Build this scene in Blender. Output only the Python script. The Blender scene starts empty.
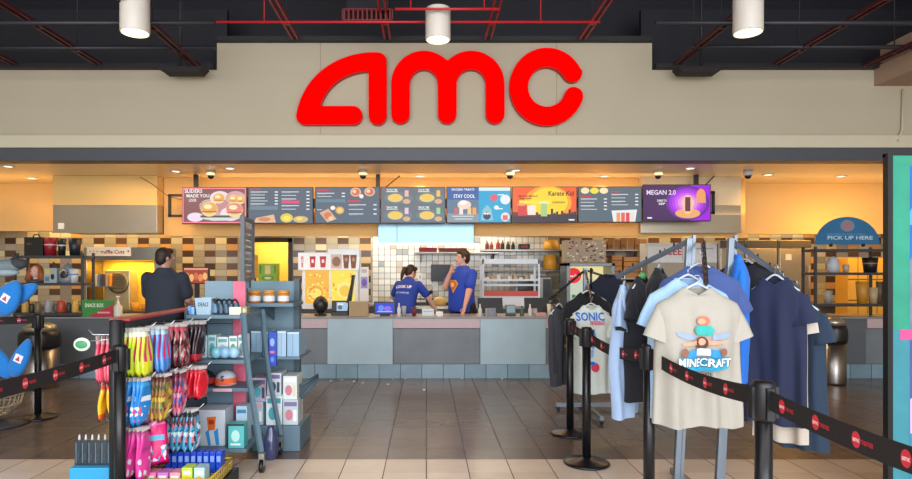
import bpy, bmesh, math, random
from math import sin, cos, pi, radians
from mathutils import Vector, Matrix, noise

# ------------------------------------------------------------ camera, world, light
scene = bpy.context.scene
col = scene.collection
F, CX, HY, EYE = 610.0, 426.3, 271.0, 1.44          # focal length in pixels, vanishing point, eye height
cam_d = bpy.data.cameras.new('camera')
cam = bpy.data.objects.new('camera', cam_d); col.objects.link(cam)
cam.location = (0, 0, EYE); cam.rotation_euler = (radians(90), 0, 0)
cam_d.sensor_width = 36; cam_d.lens = F / 912 * 36
cam_d.shift_x = (456 - CX) / 912; cam_d.shift_y = (HY - 239.5) / 912
cam_d.clip_end = 100
scene.camera = cam
scene.view_settings.view_transform = 'Standard'
scene.view_settings.look = 'None'
scene.view_settings.gamma = 1
scene.view_settings.exposure = 0.0
scene.view_settings.use_curve_mapping = False

def lin(h):
    h = h.lstrip('#'); out = []
    for i in (0, 2, 4):
        c = int(h[i:i+2], 16) / 255
        out.append(c / 12.92 if c <= .04045 else ((c + .055) / 1.055) ** 2.4)
    return (*out, 1)

world = bpy.data.worlds.new('world'); scene.world = world; world.use_nodes = True
bg = world.node_tree.nodes['Background']
bg.inputs[0].default_value = lin('#dfe8f2'); bg.inputs[1].default_value = 0.75

def area(name, loc, rot, sx, sy, watts, colour):
    d = bpy.data.lights.new(name, 'AREA'); d.shape = 'RECTANGLE'; d.size = sx; d.size_y = sy
    d.energy = watts; d.color = lin(colour)[:3]
    o = bpy.data.objects.new(name, d); o.location = loc; o.rotation_euler = [radians(a) for a in rot]
    col.objects.link(o); return o
def spot(name, loc, watts, colour, ang=110, blend=.8, tilt=(0, 0, 0), r=.06):
    d = bpy.data.lights.new(name, 'SPOT'); d.energy = watts; d.color = lin(colour)[:3]
    d.spot_size = radians(ang); d.spot_blend = blend; d.shadow_soft_size = r
    o = bpy.data.objects.new(name, d); o.location = loc; o.rotation_euler = [radians(a) for a in tilt]
    col.objects.link(o); return o

# daylight from the glazed lobby front behind the photographer
area('lobby_daylight', (0.0, -4.0, 2.6), (80, 0, 0), 12, 4.0, 1150, '#f4f6ff')
area('overhead_fill', (0.0, 0.2, 5.5), (12, 0, 0), 14, 4.5, 560, '#fbf6ee')  # added overhead fill for the floor and garments, not a real roof opening
# fluorescent troffers over the kitchen, behind the bulkhead
area('kitchen_light', (-.3, 10.75, 2.45), (0, 0, 0), 3.6, .5, 62, '#fff3e0')
area('kitchen_light', (-5.2, 10.8, 2.45), (0, 0, 0), 3.6, .5, 50, '#ffd79a')
area('kitchen_light', (4.9, 10.8, 2.45), (0, 0, 0), 4.2, .5, 46, '#ffe0b0')

# added warm fill below the soffit, lighting the bulkhead and the counter
area('soffit_wash', (-.3, 8.6, 2.84), (0, 0, 0), 9.0, .25, 78, '#ffcf8c')
# added uplight, unseen behind the menu screens, to brighten the soffit and bulkhead
area('soffit_uplight_fill', (.1, 9.22, 2.28), (180, 0, 0), 7.4, .12, 24, '#ffd094')
area('left_uplight_fill', (-6.2, 9.3, 2.3), (180, 0, 0), 3.2, .12, 12, '#ffc470')  # added upward fill for the left soffit, no fixture there
area('right_uplight_fill', (6.4, 9.3, 2.3), (180, 0, 0), 4.0, .12, 9, '#ffce88')  # same added fill under the right soffit, unseen
area('alcove_fill', (6.6, 9.2, 2.2), (60, 0, 0), 1.2, .1, 16, '#ffc060')  # added warm area light in front of the alcove, fixture unseen
# ------------------------------------------------------------ materials
MATS = {}
def mat(c, rough=.55, metal=0.0, var=.06, scale=9.0, spec=.5, bump=0.0, coat=0.0, alpha=1.0, trans=0.0, bscale=None, sheen=0.0):
    key = (c, rough, metal, var, scale, spec, bump, coat, alpha, trans, bscale, sheen)
    if key in MATS: return MATS[key]
    m = bpy.data.materials.new('surface_' + c.strip('#')); m.use_nodes = True
    nt = m.node_tree; b = nt.nodes['Principled BSDF']
    b.inputs['Roughness'].default_value = rough; b.inputs['Metallic'].default_value = metal
    b.inputs['Specular IOR Level'].default_value = spec
    b.inputs['Coat Weight'].default_value = coat
    b.inputs['Alpha'].default_value = alpha
    b.inputs['Transmission Weight'].default_value = trans
    b.inputs['Sheen Weight'].default_value = sheen
    tc = nt.nodes.new('ShaderNodeTexCoord'); nz = nt.nodes.new('ShaderNodeTexNoise')
    nz.inputs['Scale'].default_value = scale; nz.inputs['Detail'].default_value = 4
    nt.links.new(tc.outputs['Object'], nz.inputs['Vector'])
    rgb = lin(c)
    mx = nt.nodes.new('ShaderNodeMix'); mx.data_type = 'RGBA'
    mx.inputs[6].default_value = tuple(max(0, v * (1 - var)) for v in rgb[:3]) + (1,)
    mx.inputs[7].default_value = tuple(min(1, v * (1 + var)) for v in rgb[:3]) + (1,)
    nt.links.new(nz.outputs['Fac'], mx.inputs[0]); nt.links.new(mx.outputs[2], b.inputs['Base Color'])
    if bump:
        n2 = nt.nodes.new('ShaderNodeTexNoise'); n2.inputs['Scale'].default_value = bscale or scale * 3
        n2.inputs['Detail'].default_value = 5
        nt.links.new(tc.outputs['Object'], n2.inputs['Vector'])
        bp = nt.nodes.new('ShaderNodeBump'); bp.inputs['Strength'].default_value = bump
        nt.links.new(n2.outputs['Fac'], bp.inputs['Height']); nt.links.new(bp.outputs[0], b.inputs['Normal'])
    MATS[key] = m; return m
def em(c, s=1.0):
    key = ('em', c, s)
    if key in MATS: return MATS[key]
    m = bpy.data.materials.new('lit_' + c.strip('#')); m.use_nodes = True
    nt = m.node_tree; b = nt.nodes['Principled BSDF']
    b.inputs['Base Color'].default_value = (.02, .02, .02, 1); b.inputs['Roughness'].default_value = .35
    b.inputs['Specular IOR Level'].default_value = .15
    b.inputs['Emission Color'].default_value = lin(c); b.inputs['Emission Strength'].default_value = s
    MATS[key] = m; return m
def printed(cs, scale=45, rough=.3):
    key = ('pr', tuple(cs), scale)
    if key in MATS: return MATS[key]
    m = bpy.data.materials.new('print'); m.use_nodes = True; nt = m.node_tree; b = nt.nodes['Principled BSDF']
    b.inputs['Roughness'].default_value = rough; b.inputs['Coat Weight'].default_value = .4
    tc = nt.nodes.new('ShaderNodeTexCoord'); mp = nt.nodes.new('ShaderNodeMapping'); mp.inputs['Scale'].default_value = (.3, 1.2, .7)
    vo = nt.nodes.new('ShaderNodeTexVoronoi'); vo.inputs['Scale'].default_value = scale; sp = nt.nodes.new('ShaderNodeSeparateColor'); r = nt.nodes.new('ShaderNodeValToRGB')
    r.color_ramp.interpolation = 'CONSTANT'; e = r.color_ramp.elements; e[0].color = lin(cs[0]); e[1].position = 1/len(cs); e[1].color = lin(cs[1])
    for i, c in enumerate(cs[2:]): q = e.new((i+2)/len(cs)); q.color = lin(c)
    L = nt.links; L.new(tc.outputs['Object'], mp.inputs[0]); L.new(mp.outputs[0], vo.inputs['Vector']); L.new(vo.outputs['Color'], sp.inputs[0]); L.new(sp.outputs[0], r.inputs[0]); L.new(r.outputs[0], b.inputs['Base Color'])
    MATS[key] = m; return m
def brushed(c='#b8b4ac', rough=.3, sx=60, sz=1.2, metal=1.0):
    key = ('br', c, rough, sx, sz)
    if key in MATS: return MATS[key]
    m = mat(c, rough, metal, .08, 3.0 + len(MATS) * .001)
    nt = m.node_tree; b = nt.nodes['Principled BSDF']
    tc = nt.nodes.new('ShaderNodeTexCoord'); mp = nt.nodes.new('ShaderNodeMapping')
    mp.inputs['Scale'].default_value = (sz, sz, sx)
    nz = nt.nodes.new('ShaderNodeTexNoise'); nz.inputs['Scale'].default_value = 4
    nt.links.new(tc.outputs['Object'], mp.inputs[0]); nt.links.new(mp.outputs[0], nz.inputs['Vector'])
    bp = nt.nodes.new('ShaderNodeBump'); bp.inputs['Strength'].default_value = .15
    nt.links.new(nz.outputs['Fac'], bp.inputs['Height']); nt.links.new(bp.outputs[0], b.inputs['Normal'])
    MATS[key] = m; return m

def tile_mat(name, axes, sx, sz, mortar, mcol, ramp, rough=.25, ox=0.0, oz=0.0, bump=.3, noise_amt=0.0, split=None, weak=None):
    """world-aligned grid tiles; ramp = list of (position, colour) picked at random per tile"""
    m = bpy.data.materials.new(name); m.use_nodes = True; nt = m.node_tree; N = nt.nodes; L = nt.links
    b = N['Principled BSDF']
    g = N.new('ShaderNodeNewGeometry'); sp = N.new('ShaderNodeSeparateXYZ'); L.new(g.outputs['Position'], sp.inputs[0])
    cb = N.new('ShaderNodeCombineXYZ')
    def mth(op, a, bb=None):
        n = N.new('ShaderNodeMath'); n.operation = op
        for i, v in enumerate((a, bb)):
            if v is None: continue
            if isinstance(v, (int, float)): n.inputs[i].default_value = v
            else: L.new(v, n.inputs[i])
        return n.outputs[0]
    a = mth('ADD', sp.outputs[axes[0]], ox); c = mth('ADD', sp.outputs[axes[1]], oz)
    L.new(a, cb.inputs[0]); L.new(c, cb.inputs[1])
    br = N.new('ShaderNodeTexBrick'); br.offset = 0; br.squash = 1
    br.inputs['Scale'].default_value = 1; br.inputs['Brick Width'].default_value = sx
    br.inputs['Row Height'].default_value = sz; br.inputs['Mortar Size'].default_value = mortar
    br.inputs['Mortar Smooth'].default_value = .1
    br.inputs['Color1'].default_value = (0, 0, 0, 1); br.inputs['Color2'].default_value = (1, 1, 1, 1)
    L.new(cb.outputs[0], br.inputs['Vector'])
    fa = mth('FLOOR', mth('DIVIDE', a, sx)); fc = mth('FLOOR', mth('DIVIDE', c, sz))
    cb2 = N.new('ShaderNodeCombineXYZ'); L.new(fa, cb2.inputs[0]); L.new(fc, cb2.inputs[1])
    wn = N.new('ShaderNodeTexWhiteNoise'); L.new(cb2.outputs[0], wn.inputs[0])
    def ramp_node(rp, fac):
        r = N.new('ShaderNodeValToRGB'); r.color_ramp.interpolation = 'CONSTANT'
        els = r.color_ramp.elements
        els[0].position = rp[0][0]; els[0].color = lin(rp[0][1])
        els[1].position = rp[1][0]; els[1].color = lin(rp[1][1])
        for p, h in rp[2:]:
            e = els.new(p); e.color = lin(h)
        L.new(fac, r.inputs[0]); return r.outputs[0]
    colr = ramp_node(ramp, wn.outputs['Value'])
    if split:   # (axis, threshold, other ramp): a second tile colour beyond a line on the wall or floor
        ax, kind, arg, other = split
        oth = ramp_node(other, wn.outputs['Value'])
        if kind == 'stripe':                          # every other row of the striped columns is brown
            third = ramp_node(arg, wn.outputs['Value'])
            m3 = N.new('ShaderNodeMix'); m3.data_type = 'RGBA'; L.new(mth('GREATER_THAN', mth('MODULO', mth('ADD', fc, 1000), 2), .5), m3.inputs[0])
            L.new(colr, m3.inputs[6]); L.new(third, m3.inputs[7]); colr = m3.outputs[2]; arg = (1, 0)
        fac = mth('GREATER_THAN', sp.outputs[ax], arg) if kind == 'gt' else mth('GREATER_THAN', mth('MODULO', mth('ADD', mth('ADD', mth('MULTIPLY', fa, arg[0]), mth('MULTIPLY', fc, arg[1])), 1000), 2), .5)
        mm = N.new('ShaderNodeMix'); mm.data_type = 'RGBA'; L.new(fac, mm.inputs[0]); L.new(colr, mm.inputs[6]); L.new(oth, mm.inputs[7])
        colr = mm.outputs[2]
    if noise_amt:
        nz = N.new('ShaderNodeTexNoise'); nz.inputs['Scale'].default_value = 5; nz.inputs['Detail'].default_value = 6
        L.new(g.outputs['Position'], nz.inputs['Vector'])
        k = N.new('ShaderNodeMix'); k.data_type = 'RGBA'; k.blend_type = 'MULTIPLY'; k.inputs[0].default_value = 1
        mr = N.new('ShaderNodeMapRange'); mr.inputs[3].default_value = 1 - noise_amt; mr.inputs[4].default_value = 1 + noise_amt
        L.new(nz.outputs['Fac'], mr.inputs[0]); L.new(colr, k.inputs[6]); L.new(mr.outputs[0], k.inputs[7]); colr = k.outputs[2]
    fac_out = br.outputs['Fac']
    if weak is not None:                              # joints across the rows are thinner and fainter than those along them
        def edge(v, s, w): 
            fr_ = mth('FRACT', mth('DIVIDE', v, s)); d = mth('MINIMUM', fr_, mth('SUBTRACT', 1.0, fr_)); return mth('LESS_THAN', d, w/s)
        fac_out = mth('MAXIMUM', edge(a, sx, mortar), mth('MULTIPLY', edge(c, sz, mortar*.8), weak))
    mo = N.new('ShaderNodeMix'); mo.data_type = 'RGBA'; L.new(fac_out, mo.inputs[0]); L.new(colr, mo.inputs[6])
    mo.inputs[7].default_value = lin(mcol); L.new(mo.outputs[2], b.inputs['Base Color'])
    b.inputs['Roughness'].default_value = rough
    rr = N.new('ShaderNodeMapRange'); rr.inputs[3].default_value = rough; rr.inputs[4].default_value = .9
    L.new(fac_out, rr.inputs[0]); L.new(rr.outputs[0], b.inputs['Roughness'])
    inv = mth('SUBTRACT', 1.0, fac_out)
    bp = N.new('ShaderNodeBump'); bp.inputs['Strength'].default_value = bump; bp.inputs['Distance'].default_value = .004
    L.new(inv, bp.inputs['Height']); L.new(bp.outputs[0], b.inputs['Normal'])
    return m

# ------------------------------------------------------------ mesh builder
def W(px, py, Y):                                    # the point seen at a pixel, Y metres into the room
    return Vector(((px - CX) / F * Y, Y, EYE + (HY - py) / F * Y))
def WX(px, Y): return (px - CX) / F * Y
def WZ(py, Y): return EYE + (HY - py) / F * Y
ORG = {}
TXT = {}
def text_mesh(s):
    if s not in TXT:
        cu = bpy.data.curves.new('t', 'FONT'); cu.body = s; cu.align_x = 'CENTER'; cu.resolution_u = 2; cu.offset = .022
        o = bpy.data.objects.new('t', cu); col.objects.link(o)
        bpy.context.view_layer.update()
        me = bpy.data.meshes.new_from_object(o.evaluated_get(bpy.context.evaluated_depsgraph_get()))
        vs = [v.co.copy() for v in me.vertices]; fs = [tuple(p.vertices) for p in me.polygons]
        bpy.data.objects.remove(o); bpy.data.curves.remove(cu); bpy.data.meshes.remove(me)
        xs = [v.x for v in vs] or [0, 1]
        TXT[s] = (vs, fs, (max(xs) - min(xs)) or 1, (max(xs) + min(xs)) / 2)
    return TXT[s]

class MB:
    def __init__(s): s.v = []; s.f = []; s.m = []; s.sm = []; s.mats = []
    def mi(s, m):
        if m not in s.mats: s.mats.append(m)
        return s.mats.index(m)
    def add(s, vs, fs, m, smooth=False):
        n = len(s.v); k = s.mi(m); s.v += [Vector(v) for v in vs]
        for f in fs: s.f.append([i + n for i in f]); s.m.append(k); s.sm.append(smooth)
        return s
    def box(s, a, b, m, M=None):
        x0, y0, z0 = a; x1, y1, z1 = b
        if x0 > x1: x0, x1 = x1, x0
        if y0 > y1: y0, y1 = y1, y0
        if z0 > z1: z0, z1 = z1, z0
        vs = [Vector(p) for p in ((x0,y0,z0),(x1,y0,z0),(x1,y1,z0),(x0,y1,z0),(x0,y0,z1),(x1,y0,z1),(x1,y1,z1),(x0,y1,z1))]
        if M: vs = [M @ v for v in vs]
        return s.add(vs, [(0,3,2,1),(4,5,6,7),(0,1,5,4),(1,2,6,5),(2,3,7,6),(3,0,4,7)], m)
    def pbox(s, x0, y0, x1, y1, Y, d, m):            # front face fills a pixel rectangle at depth Y, body d deep
        a = W(x0, y1, Y); b = W(x1, y0, Y)
        return s.box((a.x, Y, a.z), (b.x, Y + d, b.z), m)
    def tube(s, pts, r, m, n=10, caps=True, smooth=True):
        pts = [Vector(p) for p in pts]; rs = r if isinstance(r, (list, tuple)) else [r] * len(pts)
        rings = []; up = None
        for i, p in enumerate(pts):
            d = (pts[min(i + 1, len(pts) - 1)] - pts[max(i - 1, 0)])
            if d.length < 1e-9: d = Vector((0, 0, 1))
            d.normalize()
            if up is None: up = Vector((0, 0, 1)) if abs(d.z) < .9 else Vector((1, 0, 0))
            a = d.cross(up).normalized(); up2 = a.cross(d).normalized(); up = up2
            rings.append([p + (a * cos(t) + up2 * sin(t)) * rs[i] for t in [2 * pi * k / n for k in range(n)]])
        vs = [v for rg in rings for v in rg]; fs = []
        for i in range(len(pts) - 1):
            for k in range(n):
                k2 = (k + 1) % n; fs.append((i*n+k, i*n+k2, (i+1)*n+k2, (i+1)*n+k))
        s.add(vs, fs, m, smooth)
        if caps:
            s.add(rings[0], [tuple(range(n))[::-1]], m); s.add(rings[-1], [tuple(range(n))], m)
        return s
    def cyl(s, p0, p1, r, m, n=20, r1=None): return s.tube([p0, p1], [r, r if r1 is None else r1], m, n)
    def lathe(s, c, prof, m, n=24, M=None, smooth=True, cap=True):   # profile of (radius, z)
        c = Vector(c); vs = []
        for r, z in prof:
            for k in range(n):
                v = Vector((r * cos(2*pi*k/n), r * sin(2*pi*k/n), z))
                vs.append(c + (M @ v if M else v))
        fs = []
        for i in range(len(prof) - 1):
            for k in range(n):
                k2 = (k + 1) % n; fs.append((i*n+k, i*n+k2, (i+1)*n+k2, (i+1)*n+k))
        s.add(vs, fs, m, smooth)
        if cap:
            s.add(vs[:n], [tuple(range(n))[::-1]], m); s.add(vs[-n:], [tuple(range(n))], m)
        return s
    def ell(s, c, r, m, n=16, M=None):
        c = Vector(c); r = (r, r, r) if isinstance(r, (int, float)) else r; vs = []; h = n // 2
        for i in range(h + 1):
            ph = -pi/2 + pi * i / h
            for k in range(n):
                t = 2*pi*k/n; v = Vector((r[0]*cos(ph)*cos(t), r[1]*cos(ph)*sin(t), r[2]*sin(ph)))
                vs.append(c + (M @ v if M else v))
        fs = [(i*n+k, i*n+(k+1)%n, (i+1)*n+(k+1)%n, (i+1)*n+k) for i in range(h) for k in range(n)]
        return s.add(vs, fs, m, True)
    def prism(s, pts, d, m):                          # planar outline pts pushed along vector d
        n = len(pts); pts = [Vector(p) for p in pts]; d = Vector(d)
        vs = pts + [p + d for p in pts]
        return s.add(vs, [tuple(range(n)), tuple(range(2*n-1, n-1, -1))] + [(i, n+i, n+(i+1)%n, (i+1)%n) for i in range(n)], m)
    def build(s, name, parent=None, bevel=0, label=None, local=False, subsurf=0):
        me = bpy.data.meshes.new(name)
        if parent is not None and not local: off = ORG.get(parent.name, Vector())
        elif parent is not None: off = Vector()
        else:
            xs = [v.x for v in s.v]; ys = [v.y for v in s.v]; zs = [v.z for v in s.v]
            off = Vector(((min(xs)+max(xs))/2, (min(ys)+max(ys))/2, min(zs)))
            if local: off = Vector()
        me.from_pydata([v - off for v in s.v], [], s.f)
        for m in s.mats: me.materials.append(m)
        me.polygons.foreach_set('material_index', s.m); me.polygons.foreach_set('use_smooth', s.sm)
        bm = bmesh.new(); bm.from_mesh(me)
        if any(s.sm): bmesh.ops.remove_doubles(bm, verts=bm.verts, dist=1e-5)
        bmesh.ops.recalc_face_normals(bm, faces=bm.faces)
        bm.to_mesh(me); bm.free()
        me.update()
        o = bpy.data.objects.new(name, me); col.objects.link(o)
        if parent is not None: o.parent = parent; ORG[o.name] = off
        else: o.location = off; ORG[o.name] = off
        if bevel:
            md = o.modifiers.new('bevel', 'BEVEL'); md.width = bevel; md.segments = 2; md.limit_method = 'ANGLE'
        if subsurf:
            md = o.modifiers.new('sub', 'SUBSURF'); md.levels = subsurf; md.render_levels = subsurf
        if label: o['label'] = label
        return o
def B(): return MB()
def tag(o, label, cat, group=None, kind=None):
    o['label'] = label; o['category'] = cat
    if group: o['group'] = group
    if kind: o['kind'] = kind
    return o
def T(name, label, cat, loc, group=None, rz=0):       # an Empty at the base of a thing
    o = bpy.data.objects.new(name, None); col.objects.link(o); o.location = loc; o.rotation_euler = (0, 0, rz)
    o.empty_display_size = .1
    ORG[o.name] = Vector(loc)
    return tag(o, label, cat, group)
def struct(o): o['kind'] = 'structure'; return o
def copy_tree(o, parent=None):
    c = o.copy(); col.objects.link(c); c.parent = parent
    if o.name in ORG: ORG[c.name] = ORG[o.name]
    for ch in list(o.children): copy_tree(ch, c)
    return c

class Face:
    """a flat face that drawings are laid on: u to the viewer's right, v down, both 0..1"""
    def __init__(s, mb, origin, right, down, w, h, fn=None):
        s.mb = mb; s.o = Vector(origin); s.r = Vector(right).normalized(); s.d = Vector(down).normalized()
        s.w = w; s.h = h; s.n = s.r.cross(s.d).normalized() * -1; s.k = 0; s.fn = fn
    def P(s, u, v, l):
        if s.fn: return s.fn(u, v, l)
        return s.o + s.r * (u * s.w) + s.d * (v * s.h) + s.n * l
    def lay(s): s.k += 1; return .0010 + .00035 * s.k
    def poly(s, pts, m, l=None):
        l = l or s.lay(); s.mb.add([s.P(u, v, l) for u, v in pts], [tuple(range(len(pts)))], m); return s
    def rect(s, u0, v0, u1, v1, m, l=None): return s.poly([(u0, v0), (u1, v0), (u1, v1), (u0, v1)], m, l)
    def ell(s, u, v, ru, rv, m, n=18, l=None, a0=0, a1=360):
        return s.poly([(u + ru * cos(radians(a0 + (a1-a0)*k/n)), v - rv * sin(radians(a0 + (a1-a0)*k/n))) for k in range(n + (a1-a0 < 360))], m, l)
    def text(s, t, u, v, hgt, m, wide=None, l=None):   # baseline centre at (u, v); hgt in v units
        vs, fs, w, cx = text_mesh(t); l = l or s.lay()
        sy = hgt / .7; sx = sy * s.h / s.w
        if wide: sx = wide / w
        s.mb.add([s.P(u + (p.x - cx) * sx, v - p.y * sy, l) for p in vs], fs, m); return s

# ------------------------------------------------------------ the setting
ZF, ZB, ZW, ZT = 7.9, 9.42, 10.0, 11.0     # fascia, menu bulkhead, side bulkheads, tiled back wall
HS = WZ(160, ZF)                            # soffit height
light_tile = [(0, '#dccab6'), (.35, '#e2d1be'), (.7, '#d5c3af')]
dark_tile = [(0, '#685a51'), (.3, '#6c5e55'), (.6, '#65574e'), (.85, '#706158')]
floor_m = tile_mat('floor_tiles', (0, 1), .3048, .3048, .0032, '#2a2421', light_tile, rough=.24, weak=.4, ox=0, oz=-4.665, bump=.25, noise_amt=.12, split=(1, 'gt', 4.665, dark_tile))
m = B().box((-9, -4.5, -.1), (9, ZT, 0), floor_m); struct(m.build('floor'))
cream = mat('#b2a991', .8, var=.04, scale=1.5, bump=.03)
cream2 = mat('#c6bea4', .7, var=.03, scale=1.5)
navy = mat('#17181f', .7); slate_trim = mat('#494c52', .5, var=.05)
black_deck = mat('#15151b', .8); maroon = mat('#3c1519', .45, var=.1)
# cream header wall, stepped top
z1, zc = WZ(70, ZF), WZ(43, ZF)
xl, xr = WX(217, ZF), WX(652, ZF)
out = [(-9, WZ(150, ZF)), (9, WZ(150, ZF)), (9, z1), (xr, z1), (xr, zc), (xl, zc), (xl, z1), (-9, z1)]
m = B().prism([(x, ZF, z) for x, z in out], (0, .18, 0), cream); struct(m.build('wall_header'))
m = B().box((-9, ZF-.07, WZ(147.5, ZF-.07)), (9, ZF-.001, WZ(135, ZF-.07)), cream2); o = struct(m.build('trim_1', bevel=.006))
m = B().box((-9, ZF-.05, WZ(160.5, ZF-.05)), (9, ZF+.2, WZ(148, ZF-.05)), slate_trim); struct(m.build('trim_2', bevel=.004))
# thin seams in the wall
seam = mat('#968a74', .8)
for i, px in enumerate((320.5, 556.5)):
    m = B().box((WX(px, ZF)-.004, ZF-.003, WZ(134, ZF)), (WX(px, ZF)+.004, ZF, zc), seam); struct(m.build('trim_%d' % (i+3)))
# pale cap and dark channel along the wall top
cap = mat('#8f8a80', .6); dk = mat('#1b1a20', .6)
for i, (a, b, z) in enumerate(((-9, xl, z1), (xl, xr, zc), (xr, 9, z1))):
    m = B().box((a+.01, ZF+.19, z-.02), (b-.01, ZF+.3, z+.035), cap); struct(m.build('trim_%d' % (i+5)))
    m = B().box((a+.03, ZF-.1, z-.0), (b-.03, ZF-.02, z+.055), dk)
    struct(m.build('trim_%d' % (i+8)))
# dark roof deck and the dark wall beyond
m = B().box((-9, -4.5, 5.6), (9, 12, 5.7), black_deck); struct(m.build('ceiling'))
m = B().box((-9, 9.0, HS+.1), (9, 9.1, 5.6), navy); struct(m.build('wall_upper'))
for i, (a, b) in enumerate(((-9, xl), (xr, 9))):    # dropped dark panels either side
    m = B().box((a, 8.3, z1), (b, 8.38, 5.0), navy); struct(m.build('trim_%d' % (i+11)))
for i, s_ in enumerate((-1, 1)):
    m = B().box((s_*9, -4.5, 0), (s_*9.1, 12, 5.6), cream); struct(m.build('wall_left' if s_ < 0 else 'wall_right'))
# joists running towards the viewer
jm = mat('#8c1c24', .45, var=.1); jd = mat('#4c1a1e', .5, var=.1)  # central joists: the sign's red glow is put into their colour
js = [(297, 43, jm), (388, 43, jm), (487, 43, jm), (580, 43, jm), (103, 68, jd), (200, 70, jd), (674, 68, jd), (772, 68, jd), (20, 68, jd), (860, 70, jd)]
for i, (px, py, mm) in enumerate(js):
    x = WX(px, ZF); z = WZ(py, ZF); y0 = 1.0; t = B()
    for dx in (-.035, .035):
        t.box((x+dx-.012, y0, z), (x+dx+.012, ZF-.12, z+.035), mm)
    y = y0; k = 0
    while y < ZF - .3:                                # spacer plates between the two angles, hangers to the deck
        t.box((x-.03, y, z+.005), (x+.03, y+.05, z+.03), mm)
        if k % 3 == 0: t.cyl((x, y+.02, z+.03), (x, y+.02, 5.6), .007, dk, 6)
        y += .7; k += 1
    # hanger up to the deck
    tag(t.build('roof_joist'), ('%s steel bar joist %s' % ('red-lit' if mm is jm else 'dark maroon', {297:'above the leg of the first sign letter', 388:'meeting the wall between the first two sign letters', 487:'above the right leg of the middle sign letter', 580:'above the right end of the last sign letter', 103:'left of the left cylinder light', 200:'crossing just right of the left cylinder light', 674:'crossing just left of the right cylinder light', 772:'right of the right cylinder light', 20:'nearest the upper left corner', 860:'nearest the upper right corner'}[px])), 'joist', 'steel roof joists')
for i, (py, Y, a, b, mm, lab) in enumerate(((22, 6.75, 205, 600, mat('#c02028', .4), 'thin red rod bridging the joists over the sign'), (9, 6.3, 395, 500, mat('#c02028', .4), 'short thin red rod just above the longer red rod'),
        (23, 6.3, -200, 215, mat('#24242a', .5), 'dark bridging bar crossing behind the left cylinder light'), (48, 7.2, -200, 215, mat('#24242a', .5), 'dark lower bridging bar near the wall, upper left'),
        (23, 6.3, 655, 1100, mat('#24242a', .5), 'dark bridging bar crossing behind the right cylinder light'), (47, 7.2, 690, 1100, mat('#24242a', .5), 'dark lower bridging bar near the wall, upper right'))):
    m = B().tube([W(a, py, Y), W(b, py, Y)], .014 if i < 2 else .028, mm, 8)
    for u in (.15, .85): q = W(a+(b-a)*u, py, Y); m.cyl(q, (q.x, q.y, 5.6), .006, mm, 6)
    tag(m.build('bridging_bar'), lab, 'ceiling bar', 'ceiling bridging bars')
# soffit over the counter, bulkheads, kitchen ceiling
sof = mat('#f0dcb4', .3, var=.04, scale=2)
m = B().box((-9, ZF+.15, HS+.002), (9, ZT+.6, HS+.1), sof); struct(m.build('ceiling_soffit'))
bulk = mat('#e0b068', .6, var=.05, scale=1.2); bulk2 = mat('#deb674', .6, var=.05, scale=1.2)
xa, xb = WX(170, ZW), WX(742, ZW)
m = B().box((xa+.15, ZB, WZ(236, ZB)), (xb-.25, ZB+.12, HS), bulk); struct(m.build('wall_bulkhead'))
m = B().box((-9, ZW, WZ(231, ZW)), (xa+.15, ZW+.12, HS), bulk2).box((xa+.15, ZB+.12, WZ(231, ZW)), (xa+.25, ZW+.12, HS), bulk2); struct(m.build('wall_bulkhead_left'))
m = B().box((xb-.25, ZW, WZ(234, ZW)), (9, ZW+.12, HS), bulk2).box((xb-.35, ZB+.12, WZ(234, ZW)), (xb-.25, ZW+.12, HS), bulk2); struct(m.build('wall_bulkhead_right'))
m = B().box((-9, ZW+.13, 2.52), (9, ZT, 2.56), mat('#d8cfc0', .8)).box((xa+.27, ZB+.13, 2.52), (xb-.37, ZW+.13, 2.56), mat('#d8cfc0', .8)); struct(m.build('ceiling_kitchen'))
# tiled back wall, warm striped sections and a pale centre
warmC = [(0, '#4c372b'), (.6, '#5d4636')]; warmA = [(0, '#a29a80'), (.4, '#b8b196'), (.7, '#8d8a80'), (.85, '#cfc6a0')]; warmB = [(0, '#d09a58'), (.33, '#cfae74'), (.6, '#a7a192'), (.85, '#dccca0')]
tw = tile_mat('striped_wall_tiles', (0, 2), .2, .115, .004, '#8d7a5c', warmB, rough=.25, oz=.03, split=(0, 'stripe', warmC, warmA))
ivory = [(0, '#e4e2d6'), (.5, '#d8dcd6'), (.7, '#c8b79b'), (.8, '#9aa3a4'), (.9, '#efece2')]
ti = tile_mat('pale_wall_tiles', (0, 2), .108, .108, .0045, '#5f6468', ivory, rough=.2)
yc0, yc1 = WX(372, ZT), WX(548, ZT)
dx0, dx1, dz = WX(245, ZT), WX(290, ZT), WZ(241, ZT)
m = B().box((-9, ZT, 0), (dx0, ZT+.12, 2.6), tw).box((dx1, ZT, 0), (yc0, ZT+.12, 2.6), tw).box((dx0, ZT, dz), (dx1, ZT+.12, 2.6), tw)
m.box((yc0, ZT, 0), (yc1, ZT+.12, 2.6), ti).box((yc1, ZT, 0), (9, ZT+.12, 2.6), tw); struct(m.build('wall_back'))
fr = mat('#2c2826', .5)
m = B().box((dx0-.05, ZT-.03, 0), (dx0+.03, ZT+.14, dz+.05), fr).box((dx1-.03, ZT-.03, 0), (dx1+.05, ZT+.14, dz+.05), fr).box((dx0-.05, ZT-.03, dz-.02), (dx1+.05, ZT+.14, dz+.06), fr)
struct(m.build('door_1', bevel=.004))
yel = mat('#e8c860', .7)
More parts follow.
